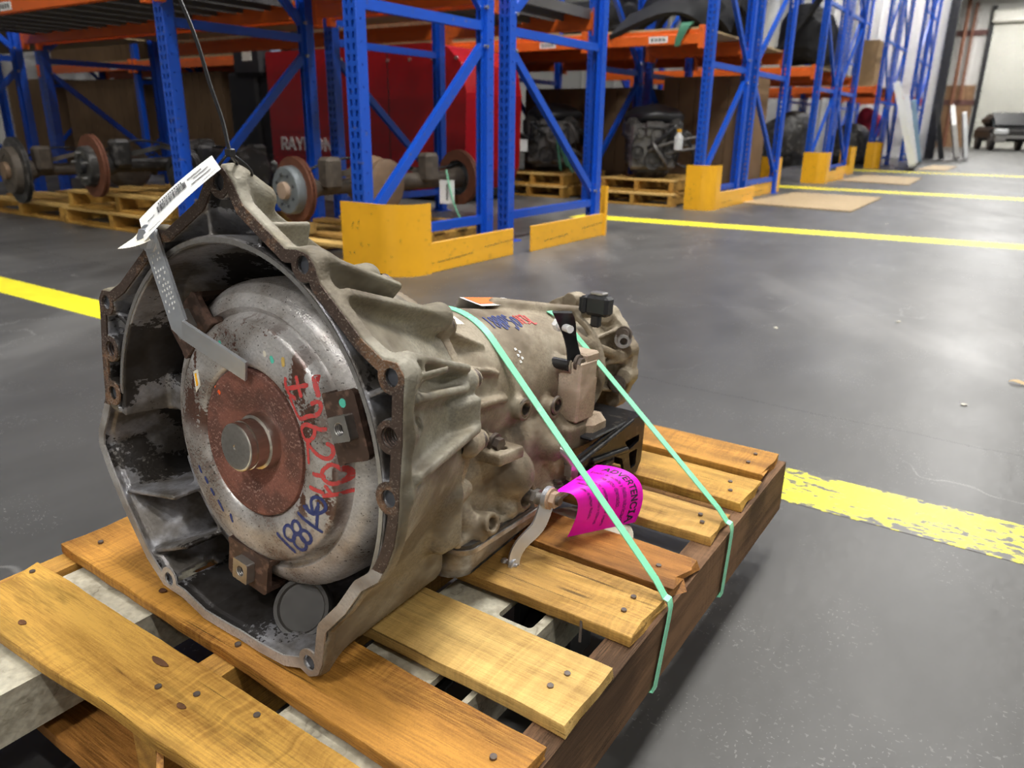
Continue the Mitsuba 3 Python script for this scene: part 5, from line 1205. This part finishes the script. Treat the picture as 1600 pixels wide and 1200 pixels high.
panel('black bumper cover standing at the back of the pile above the second row', [(-3.55, 8.0, 1.8), (-3.2, 7.9, 2.1), (-2.9, 8.0, 2.15), (-2.64, 8.2, 1.85)], (0, .08, .22), 'm_matte_black', 'bumper_cover', 'bumper', .05)
blob('black plastic wheel arch lump filling the rack above the second row', (-3.15, 8.75, 1.93), (.42, .42, .28), 'm_matte_black', 3)
blob('dark plastic bundle on the rack at the left of the pile above the second row', (-4.35, 8.35, 1.85), (.45, .45, .22), 'm_matte_black', 5)
panel('white fender panel leaning in the rack behind the second row posts', [(-2.98, 9.4, 1.58), (-2.9, 9.35, 1.9), (-2.95, 9.3, 2.3)], (.16, .05, 0), 'm_white', 'fender_panel', 'fender')
panel('second white fender panel leaning in the rack, right of the first', [(-2.84, 9.3, 1.58), (-2.80, 9.2, 1.95), (-2.86, 9.1, 2.4)], (.1, .05, 0), 'm_white', 'fender_panel', 'fender')
blob('large black folded plastic part on the upper beam of the third rack row', (-3.2, 12.6, 1.95), (.36, .5, .40), 'm_matte_black', 8)
panel('black bumper end leaning over the third row load', [(-3.5, 11.9, 1.75), (-3.15, 11.9, 2.1), (-2.88, 11.95, 2.55)], (.05, .08, .08), 'm_matte_black', 'bumper_cover', 'bumper', .05)
blob('grey clear-wrapped car part on the third row beam near the posts', (-3.15, 13.6, 1.9), (.2, .4, .32), 'm_alu', 12)
blob('black engine part on the floor under the third rack row', (-3.4, 12.6, .48), (.4, .45, .42), 'm_engine', 13, 'engine part', 'engine_part')
blob('black tyre-dark bundle under the fourth rack row', (-3.45, 18.0, .38), (.35, .5, .4), 'm_engine', 14, 'engine part', 'engine_part')
crate('dark crate under the crimson bin in the fourth rack row', -3.6, -3.1, 19.0, 19.6, 0, .52, 'm_dark', 'crate')
blob('crimson plastic bin on a dark crate in the fourth rack row', (-3.35, 19.3, .86), (.25, .28, .28), 'm_crimson', 15, 'bin', 'plastic_bin', amp=.05)
k = name('green_cloth'); put(k, ribbon(spline([(-2.83, 6.98, 1.58), (-2.80, 6.88, 1.575), (-2.83, 6.86, 1.5), (-2.86, 6.86, 1.40)], 14), np.array([(.06, 0, 0)] * 14) * np.linspace(1, .4, 14)[:, None], .004), 'm_green_cloth', smooth=True, label='green cloth draped over the orange beam below the bumpers', cat='cloth')

# plywood sheets on the aisle floor
def sheet4(c, z, lab, m='m_plywood'):
    poly = Polygon(c); mm = extrude_polygon(poly, .012, engine='earcut'); mm.apply_translation((0, 0, z)); put(name('plywood_sheet'), mm, m, label=lab, cat='plywood sheet')
sheet4([(-2.46, 7.86), (-2.37, 9.6), (-1.41, 9.58), (-1.37, 7.7)], .001, 'large tan plywood sheet on the floor beside the second rack row guard')
sheet4([(-2.47, 12.5), (-2.4, 14.3), (-1.55, 14.2), (-1.47, 12.16)], .001, 'tan plywood sheet on the floor beside the third rack row')
sheet4([(-2.0, 17.3), (-1.98, 19.7), (-1.5, 19.6), (-1.5, 17.3)], .001, 'farthest tan plywood sheet on the floor')
k = name('dry_leaf'); put(k, ribbon(spline([(.045, 2.665, .004), (.06, 2.66, .010), (.085, 2.655, .006), (.105, 2.65, .003)], 10), np.array([(.002, .012, .001)] * 10) * np.sin(np.linspace(.3, 2.9, 10))[:, None], .0006), 'm_leaf', smooth=True, label='small dry tan leaf lying on the floor at the right edge', cat='leaf')
g = np.random.default_rng(11)
for i, (x, y) in enumerate(((-.72, 2.9), (-.95, 6.9), (-.05, 2.35), (-.35, 3.3))):
    v = icosphere(subdivisions=1, radius=.008); v.vertices *= g.uniform(.4, 1.2, (len(v.vertices), 1)) * np.array([1.2, 1, .4]); v.apply_translation((x, y, .003)); put(name('floor_debris'), v, 'm_cream', label='pale crumb of debris on the grey concrete floor', cat='debris', group='debris crumbs on the floor')

# doors leaning at the far end, and the car behind
def car_door(lab, x, y, m, lean, s=1.0):
    k = thing('car_door', lab, 'car door')
    prof = Polygon([(-.55, 0), (.5, 0), (.55, .3), (.55, .72), (.45, .80), (.2, 1.18), (-.5, 1.2), (-.55, .75)]).buffer(-.05).buffer(.05)
    win = Polygon([(-.45, .78), (.36, .78), (.12, 1.1), (-.45, 1.12)])
    a = extrude_polygon(prof.difference(win), .09, engine='earcut'); b = extrude_polygon(win, .01, engine='earcut'); b.apply_translation((0, 0, .04))
    for mm, kk, mt in ((a, '__shell', m), (b, '__window_pane', 'm_glass')):
        mm = mm.copy(); mm.apply_scale(s); mm.apply_transform(trimesh.transformations.rotation_matrix(math.pi / 2, (1, 0, 0))); mm.apply_transform(trimesh.transformations.rotation_matrix(math.pi / 2 + .12, (0, 0, 1)))
        mm.apply_transform(trimesh.transformations.rotation_matrix(lean, (0, 1, 0))); mm.apply_translation((x, y, .02)); put(k + kk, mm, mt)
    hd = bx(.02, .05, -.09, .09, .62, .66, .01); hd.apply_scale(s); hd.apply_transform(trimesh.transformations.rotation_matrix(lean, (0, 1, 0))); hd.apply_translation((x + .02, y, .02)); put(k + '__handle', hd, 'm_dark')
car_door('white car door leaning against the last rack, front one', -2.15, 17.4, 'm_white', -.33, 1.35)
car_door('white car door behind the front white one at the last rack', -2.3, 19.05, 'm_white', -.28, 1.2)
car_door('grey-blue car door leaning behind the white doors', -2.42, 20.6, 'm_steelblue', -.24, 1.15)
car_door('black car door leaning beside the dark wall corner', -2.25, 23.6, 'm_black_steel', -.25, 1.15)
car_door('silver car door leaning beside the dark wall corner', -1.95, 24.2, 'm_bright', -.25, 1.15)
car_door('pale car door with red sticker, last by the dark wall corner', -1.75, 24.4, 'm_white', -.2, 1.0)
k = thing('wrecked_car', 'dark wrecked car with open front and bright headlamps before the roller door', 'car')
cx0, cyy = -.95, 38.6
def CP(m): return moved(m, (cx0, cyy, 0), .25)
put(k + '__body', CP(cat_([bx(-.9, .9, .7, 4.2, .35, .95, .15), bx(-.78, .78, 1.6, 3.8, .9, 1.5, .25)])), 'm_black_steel')
put(k + '__hood', CP(moved(bx(-.75, .75, 0, 1.0, -.02, .02, .015), (0, .9, 1.0), 0, .55)), 'm_dark')
put(k + '__windshield', CP(moved(bx(-.68, .68, -.01, .01, 0, .6), (0, 1.55, .95), 0, -.6)), 'm_glass')
put(k + '__engine_bay', CP(bx(-.6, .6, .15, .75, .4, .85, .08)), 'm_engine')
put(k + '__bumper_beam', CP(bx(-.85, .85, -.06, .06, .46, .6, .03)), 'm_bright')
put(k + '__front_frame', CP(cat_([bx(-.85, -.7, .0, .7, .35, .9, .05), bx(.7, .85, .0, .7, .35, .9, .05)])), 'm_alu')
for x in (-.66, .66):
    put(k + '__headlamp', CP(bx(x - .26, x + .26, -.12, .1, .62, .86, .06)), 'm_white'); put(k + '__fog_lamp', CP(bx(x - .22, x + .22, -.12, .08, .34, .54, .05)), 'm_bright')
for x in (-.8, .8):
    for y in (.75, 3.3):
        put(k + '__wheel', CP(rod((x - .1, y, .33), (x + .1, y, .33), .33, 24)), 'm_rubber', smooth=30)
        put(k + '__wheel__rim', CP(rod((x - .105, y, .33), (x + .105, y, .33), .2, 20)), 'm_alu', smooth=30)

# TAIL
